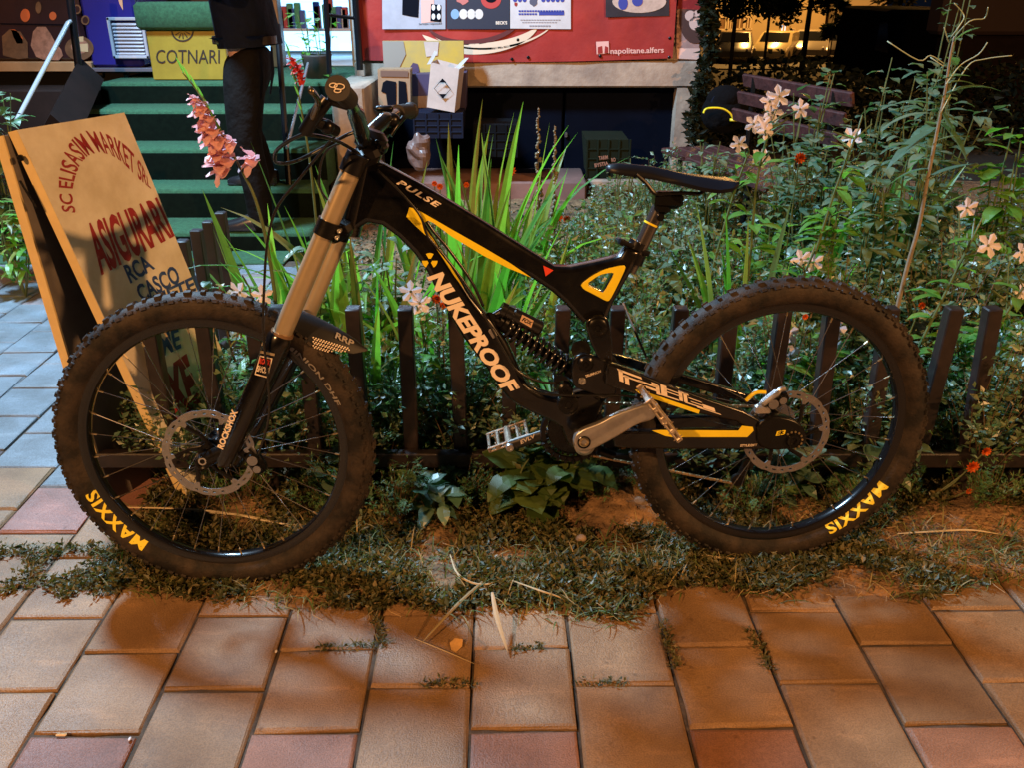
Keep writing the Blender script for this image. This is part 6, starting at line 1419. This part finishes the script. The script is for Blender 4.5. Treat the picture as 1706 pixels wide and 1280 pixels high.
# ---------------------------------------------------------------- tall bare stalk
tb = empty('tall_stalk_plant', (atY(1505, 480, 2.45).x, 2.45, 0), 'tall bare-stemmed plant with lance leaves and hooked seed stalks at the right', 'plant'); sm = MB(); lf = MB(); r = random.Random(21); Yt = 2.45
hk = MB(); P = smoothpath([Vector((atY(1500, 500, Yt).x - .02, Yt, 0))] + [atY(*p, Yt) for p in ((1505, 470), (1530, 380), (1545, 300), (1562, 215), (1575, 150), (1582, 100), (1590, 60))], 6); sm.tube(P, [.0072 - .0048 * i / len(P) for i in range(len(P))], 8)
for pts_ in (((1576, 140), (1600, 108), (1630, 90), (1645, 70)), ((1566, 190), (1610, 112), (1640, 98), (1686, 92)), ((1572, 105), (1550, 92), (1530, 100), (1478, 68)), ((1586, 66), (1615, 35), (1640, 30), (1646, 12)), ((1584, 62), (1600, 40), (1606, 25), (1590, 5)), ((1580, 70), (1573, 45)), ((1572, 110), (1550, 95))):
    hk.tube(smoothpath([atY(px, py, Yt + r.uniform(-.04, .04)) for px, py in pts_], 4), .0015, 5)
for px, py, dx, dz, L in ((1575, 140, .9, .3, .09), (1560, 190, -.9, .1, .16), (1556, 215, -.7, -.3, .18), (1565, 180, .8, -.9, .10), (1552, 240, .7, .5, .10), (1540, 300, .9, .6, .13), (1548, 280, -.6, -.2, .13), (1560, 200, .9, -.5, .17), (1588, 70, .6, .8, .07), (1568, 160, .9, .5, .15), (1562, 175, -1, .25, .14), (1545, 250, -.8, .3, .12), (1535, 330, .8, .7, .12), (1580, 95, .5, -.1, .06), (1570, 130, .4, .1, .08)):
    leafN(lf, atY(px, py, Yt), Vector((dx, r.uniform(-.4, .4), dz)).normalized(), L, .024 + .02 * r.random(), r.uniform(.3, 1.0), 6, .2)
hk.build('seed_hooks', mat('pale_green_hook', (.34, .40, .26), .5), tb, smooth=True); sm.build('stem', mat('pale_brown_stalk', (.26, .21, .15), .6, var=.35, vscale=30), tb, smooth=True); lf.build('leaves', L_broad, tb)
# ---------------------------------------------------------------- marigolds
def marigold(label, blooms, Y, base_x, lm=L_fern):
    root = empty('marigold', (base_x, Y, 0), label, 'flower'); sm = MB()
    for px, py, R0 in blooms:
        c = atY(px, py, Y); sm.tube([Vector((base_x, Y, 0)), Vector((base_x * .3 + c.x * .7, Y, c.z * .6)), c], .002, 5); fb = MB(); r = random.Random(px)
        for ring in range(4):
            for k in range(11 - ring * 2):
                a = 2 * pi * k / (11 - ring * 2) + ring; d = Vector((cos(a) * (1 - ring * .22), -.35 - ring * .2, sin(a) * (1 - ring * .22))).normalized(); leaf4(fb, c + d * .002, d, Vector((0, -1, 0)), R0 * (1 - ring * .12), R0 * .75, .3)
        fb.build('bloom', m_orangef, root)
    sm.build('stems', m_stem, root)
marigold('marigold with the largest orange blooms right of the rear wheel', [(1619, 777, .018), (1642, 752, .013), (1614, 818, .009)], 1.98, 1.08)
marigold('marigold with one orange bloom above the right fence posts', [(1535, 508, .010)], 2.3, 1.02)
marigold('marigold seen through the rear wheel near its top', [(1373, 566, .013), (1341, 527, .008)], 2.2, .78)
marigold('marigold by the pink sill, orange-red bloom', [(851, 283, .022)], 3.6, -.02)
marigold('marigold behind the down tube with a red-orange bloom', [(727, 497, .014), (738, 508, .010)], 2.25, -.2)
marigold('pair of pale orange blooms in the shrubs behind the top tube', [(932, 362, .014), (944, 364, .014)], 3.2, .15)
marigold('orange bloom in the iris leaves near the head tube', [(733, 310, .012), (724, 305, .010), (777, 307, .010)], 3.1, -.28)
marigold('red bloom in front of the bench end', [(1332, 262, .020)], 2.95, .95)
# ---------------------------------------------------------------- ivy at the corner, hedge, trees
def leafcloud(name, label, cat, pts_fn, n, L, Wd, lm, loc, seed, group=None, kind=None):
    r = random.Random(seed); mb = MB()
    for k in range(n): leaf4(mb, pts_fn(r), rdir(r, -.6, .8), rdir(r, -1, 1), L * r.uniform(.6, 1.3), Wd * r.uniform(.7, 1.3), .2)
    return thing_mesh(mb, name, lm, loc, label, cat, group, kind=kind)
def ivyp(r):
    t = r.random(); px = 1160 + 22 * r.random() + 12 * sin(t * 7); py = -20 + 330 * t; return atY(px, py, 5.9 + r.uniform(-.12, .12))
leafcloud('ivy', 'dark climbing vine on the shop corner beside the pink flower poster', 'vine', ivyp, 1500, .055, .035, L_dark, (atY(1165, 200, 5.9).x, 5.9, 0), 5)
def hedgep(r): x = r.uniform(1.5, 9); y = 8.5 + r.uniform(-.7, .7); return Vector((x, y, r.uniform(-.1, .52 + .12 * sin(x * 3) + .08 * r.random())))
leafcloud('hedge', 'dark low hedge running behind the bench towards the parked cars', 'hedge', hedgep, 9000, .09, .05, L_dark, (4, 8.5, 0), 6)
def tree(label, px, Y, h0, ztop, Rr, n, L, lm=L_dark, lean=0.0, seed=0, group=None):
    r = random.Random(seed + 41); x = atY(px, 60, Y).x; g = farz(x, Y); root = empty('tree', (x, Y, g), label, 'tree', group); tr = MB(); cz = (h0 + ztop) / 2; tr.tube([Vector((x, Y, g)), Vector((x + lean * .5, Y, (g + cz) / 2)), Vector((x + lean, Y, cz))], [Rr * .05, Rr * .045, Rr * .03], 9)
    cl = []
    for k in range(14):
        d = rdir(r, -.7, 1); c = Vector((x + lean, Y, cz)) + Vector((d.x * Rr * r.uniform(.3, .9), d.y * Rr * r.uniform(.3, .9), 0)); c.z = h0 + Rr * .3 + (ztop - h0) * r.random() ** 1.6; cl.append((c, Rr * r.uniform(.25, .45))); tr.tube([Vector((x + lean * .7, Y, h0 + (cz - h0) * .3)), c], [Rr * .025, Rr * .006], 5)
    tr.build('trunk', mat('dark_bark', (.03, .022, .016), .9), root, smooth=True); mb = MB()
    for k in range(n):
        c, q = cl[r.randrange(14)]; leaf4(mb, c + rdir(r, -1, 1) * q * r.random() ** .5, rdir(r, -.8, .6), rdir(r, -1, 1), L * r.uniform(.6, 1.3), L * .55, .2)
    mb.build('crown', lm, root); return root
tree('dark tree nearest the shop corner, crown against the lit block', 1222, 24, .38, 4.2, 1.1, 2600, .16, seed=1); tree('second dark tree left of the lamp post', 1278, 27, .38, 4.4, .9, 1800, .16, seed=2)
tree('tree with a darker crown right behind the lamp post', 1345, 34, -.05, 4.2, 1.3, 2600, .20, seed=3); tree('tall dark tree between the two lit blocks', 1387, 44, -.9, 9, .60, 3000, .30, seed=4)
tree('brownish tree above the black van', 1490, 30, .55, 5.0, 1.9, 2400, .22, lm=leafmat('brown_foliage', [(.05, .04, .02), (.09, .06, .025)], .6, .2), seed=5)  # brown leaf tones for this crown
# ---------------------------------------------------------------- weeds and litter on the ground
bnd = [(-.98, 1.66), (-.75, 1.60), (-.55, 1.585), (-.40, 1.56), (-.25, 1.58), (-.15, 1.56), (0, 1.565), (.12, 1.53), (.25, 1.52), (.33, 1.62), (.45, 1.65), (.6, 1.60), (.8, 1.60), (.95, 1.61), (1.1, 1.66), (2.4, 1.70)]
def ylow(x):
    for (a, b_), (c, d) in zip(bnd, bnd[1:]):
        if a <= x <= c: return b_ + (d - b_) * (x - a) / (c - a)
    return 1.66
bare = [(atZ(px, py), rr2) for px, py, rr2 in ((735, 905, .06), (700, 935, .05), (1050, 865, .10), (1000, 855, .06), (1580, 920, .13), (1660, 900, .14), (1500, 905, .06), (1690, 950, .10), (590, 1000, .02), (200, 945, .05), (660, 880, .03), (1130, 900, .04), (940, 860, .04))]
r = random.Random(99); wd = MB(); dr = MB()
def weed_at(x, y, hmax, mb=None, sc=1.0):
    mb = mb or wd; z0 = max(0, bedz(x, y)) if y > 1.6 else 0; p = Vector((x, y, z0)); 
    for q in range(r.randint(3, 6)):
        d = rdir(r, .05, .85); L = r.uniform(.009, .024) * sc; p2 = p + Vector((r.gauss(0, .006), r.gauss(0, .006), r.uniform(0, hmax))); leaf4(mb, p2, d, rdir(r, .3, 1), L, L * r.uniform(.3, .6), .2)
n = 0
while n < 11500:
    x = r.uniform(-.98, 2.3); y = r.uniform(1.48, 2.06); yl = ylow(x) + .035 * nz(x, 3.3, 14) + .02 * nz(x, 1.3, 40)
    if y < yl: continue
    if any((Vector((x, y, 0)) - c).length < rr2 for c, rr2 in bare) and r.random() < .95: continue
    if nz(x, y, 6, 1.7) + .25 * nz(x, y, 20) < -.22: continue
    if y > 1.85 and r.random() < .5: continue
    weed_at(x, y, .022 + .02 * max(0, nz(x, y, 4))); n += 1
for k in range(900):   # thin grass on the left pavement edge
    x = r.uniform(-1.35, -.9); y = r.uniform(1.60, 1.80); 
    if nz(x, y, 8, 4.0) < -.02: continue
    weed_at(x, y, .012, sc=.8)
wo = wd.build('ground_weeds', L_weed); tag(wo, 'low tangle of small green weeds along the edge of the pavement', 'weeds', kind='stuff')
gb = MB()
for k in range(7500):
    x = r.uniform(-.98, 2.3); y = r.uniform(1.50, 2.03)
    if y < ylow(x) - .015 or nz(x, y, 5, 8.0) < -.12: continue
    blade(gb, Vector((x, y, 0)), r.uniform(0, 6.28), r.uniform(.2, 1.2), r.uniform(.03, .085), .0034, r.uniform(.3, 1.5), 4)
tag(gb.build('grass', leafmat('mixed_grass', [(.06, .12, .025), (.09, .15, .03), (.15, .18, .05), (.28, .25, .10), (.45, .34, .16)], .6, .2)), 'thin short grass among the weeds', 'grass', kind='stuff')
sb = MB()
for k in range(600):
    x = r.uniform(-.9, 2.2); y = r.uniform(1.5, 2.0)
    if y < ylow(x) - .04: continue
    if k % 3 and not (.25 < x < 1.6): continue
    a = r.uniform(0, 6.28); L = r.uniform(.01, .05); z = .012 + .014 * r.random(); sb.tube([Vector((x, y, z)), Vector((x + L * .5 * cos(a), y + L * .5 * sin(a), z + r.uniform(0, .008))), Vector((x + L * cos(a + .4), y + L * sin(a + .4), z))], .0006, 3, cap=False)
tag(sb.build('dry_straw', mat('dry_straw', (.45, .32, .17), .8)), 'scattered dry straw and clippings on the soil', 'straw', kind='stuff')
cr_ = MB()
for k in range(1800):
    px = r.uniform(900, 1706); py = r.uniform(830, 985); p = atZ(px, py, .0)
    if p.y < ylow(p.x): continue
    s_ = r.uniform(.002, .006); z = bedz(p.x, p.y) + s_ * .3; cr_.ball(Vector((p.x, p.y, max(z, .002))), s_, 5, 4, (1, r.uniform(.6, 1), .7))
tag(cr_.build('soil_crumbs', m_soil), 'crumbs of dry soil on the bare patches', 'soil', kind='stuff')
def tuft(label, px0, py0, px1, py1, n, h, seed):
    rr2 = random.Random(seed); mb = MB(); a, b_ = atZ(px0, py0), atZ(px1, py1)
    for k in range(n):
        t = rr2.random(); p = a.lerp(b_, t) + Vector((rr2.gauss(0, .006), rr2.gauss(0, .006), -.002))
        if rr2.random() < .5: blade(mb, p, rr2.uniform(0, 6.28), rr2.uniform(.3, 1.2), rr2.uniform(.4, 1) * h, .0028, rr2.uniform(.2, 1.2), 4)
        else: leaf4(mb, p + Vector((0, 0, rr2.random() * .01)), rdir(rr2, .05, .8), rdir(rr2, .3, 1), rr2.uniform(.006, .014), .006, .2)
    thing_mesh(mb, 'grass_tuft', L_weed, a, label, 'grass')
for i, (lb, *q) in enumerate([('dry grass tuft in the paver joint below the front wheel', 530, 1083, 640, 1076, 90, .03), ('grass tuft in the joint right of the fallen leaf', 700, 1142, 792, 1140, 90, .022), ('grass tuft in the joint at the foot of the long dry leaf', 850, 1084, 905, 1080, 60, .022), ('grass tuft in the joint left of centre bottom paver row', 960, 1142, 1045, 1140, 60, .022),
    ('green weed tuft in the joint nearest the weed bank', 1104, 1040, 1128, 1115, 150, .022), ('green weed tuft in the joint right of the other one', 1248, 1050, 1285, 1118, 130, .022), ('grass tuft linking the weed bank to the joint below the front wheel', 618, 1010, 640, 1078, 170, .026)]): tuft(lb, *q[:4], q[4], q[5], i)
# long fallen blades and litter
def fallen(label, pts_, w_, m, z=.012):
    mb = MB(); P = smoothpath([atZ(px, py, z + dz) for px, py, dz in pts_], 5); k0 = 0; n_ = len(P)
    for i, p in enumerate(P):
        d = (P[min(i + 1, n_ - 1)] - P[max(i - 1, 0)]).normalized(); s_ = d.cross(Vector((0, -.5, .8))).normalized(); t = i / (n_ - 1); q = w_ / 2 * max(.05, sin(pi * min(1, .12 + t * .88)) ** .7); mb.v += [p + s_ * q, p + Vector((0, 0, .001)), p - s_ * q]
    for i in range(n_ - 1): a = i * 3; mb.f += [(a, a + 1, a + 4, a + 3), (a + 1, a + 2, a + 5, a + 4)]
    return thing_mesh(mb, 'dry_blade', m, P[0], label, 'leaf')
m_blade = mat('pale_dry_blade', (.46, .38, .23), .5, var=.2, vscale=40)
fallen('pale pointed dry leaf blade lying on the paver below the bike, the widest', [(820, 988, .06), (828, 1030, .035), (846, 1088, .0)], .010, m_blade); 
fallen('curled yellowish blade in the weeds left of centre', [(750, 925, .03), (765, 960, .03), (805, 975, .02), (850, 960, .02)], .005, m_blade); fallen('thin arched blade in the weeds right of the curled one', [(853, 968, .03), (900, 985, .04), (930, 995, .02), (945, 1004, 0)], .004, m_blade)
fallen('brown blade lying slantwise over the pavers below the front wheel', [(810, 965, .02), (760, 1010, .02), (700, 1075, .0)], .007, mat('brown_blade', (.22, .17, .08), .6)); fallen('thin straw lying on the paver beside the square leaf', [(690, 1065, 0), (740, 1085, 0), (790, 1107, 0)], .002, m_blade)
for lb, q in (('long straw through the bottom of the front wheel, upper one', [(205, 846, .03), (330, 850, .04), (440, 866, .02), (510, 888, .01)]), ('long straw through the bottom of the front wheel, lower one', [(300, 852, .02), (390, 858, .03), (460, 872, .02), (505, 876, .01)]), ('pale curved straw under the rear wheel', [(1140, 920, .01), (1200, 930, .02), (1270, 934, .01)]), ('dry curved root on the bare soil right of the rear wheel', [(1495, 890, .01), (1560, 886, .03), (1620, 884, .03), (1680, 894, .01)])): fallen(lb, q, .005, m_blade)
mb = MB(); P = [atZ(px, py, z) for px, py, z in ((749, 1072, .004), (758, 1064, .01), (771, 1066, .012), (770, 1078, .006), (759, 1088, .002), (752, 1084, .004))]; mb.add(P, [(0, 1, 2), (0, 2, 3), (0, 3, 4), (0, 4, 5)]); thing_mesh(mb, 'fallen_leaf', mat('ochre_leaf', (.58, .34, .12), .6, var=.3, vscale=60), P[0], 'small ochre fallen leaf on the paver below the bike', 'leaf')
def stone(label, px, py, s_, m, seed, cat='stone', name='stone'):
    rr2 = random.Random(seed); mb = MB(); mb.ball((0, 0, 0), s_, 12, 8, (1.15, .9, .8)); mb.v = [v * (1 + .12 * NZ.noise(v * 60 + Vector((seed, 0, 0)))) for v in mb.v]; c = atZ(px, py, s_ * .6 + .03); mb.v = [v + c for v in mb.v]; thing_mesh(mb, name, m, c, label, cat, smooth=True)
m_stone = mat('pale_stone', (.30, .22, .15), .8, var=.4, vscale=30, bump=.4, bscale=60)
stone('round pale stone by the fence post behind the rear tyre, left one', 1038, 829, .020, m_stone, 1); stone('round pale stone touching the rear tyre, right one', 1064, 838, .019, m_stone, 2); stone('reddish stone among the leaves just under the chain', 1058, 818, .018, mat('reddish_stone', (.30, .14, .08), .8), 3)
stone('small pale pebble half sunk in the weeds below the cranks', 968, 898, .012, m_stone, 5)
mb = MB(); mb.ball((0, 0, 0), .013, 9, 6, (1.3, .8, .6)); rr2 = random.Random(4); c = atZ(1134, 938, .012); mb.v = [v * rr2.uniform(.7, 1.3) + c for v in mb.v]; thing_mesh(mb, 'crumpled_paper', m_white, c, 'crumpled white scrap of paper in the weeds left of the rear tyre', 'litter')
for i, (px, py, lb) in enumerate(((460, 1086, 'white speck of litter in the joint below the front wheel'), (216, 1232, 'whitish bit of litter in the joint at the lower left'))):
    mb = MB(); mb.ball(atZ(px, py, .002), .0035, 7, 5, (.8, 1.5, .5)); thing_mesh(mb, 'litter', m_white, atZ(px, py, 0), lb, 'litter')
mb = MB(); c = atZ(102, 1225, .003); mb.rbox(c, (.020, .007, .005), .002); thing_mesh(mb, 'cigarette_end', mat('filter_tan', (.6, .42, .2), .7), c, 'tan cigarette end in the paver joint at the lower left', 'litter')
# bare twig stake beside the rear wheel
mb = MB(); mb.tube([atY(1038, 505, 2.12), atY(1078, 598, 1.98)], .003, 6); thing_mesh(mb, 'thin_stick', m_stemb, atY(1078, 598, 1.98), 'thin straight stick leaning between the seat tube and the rear tyre', 'stick')
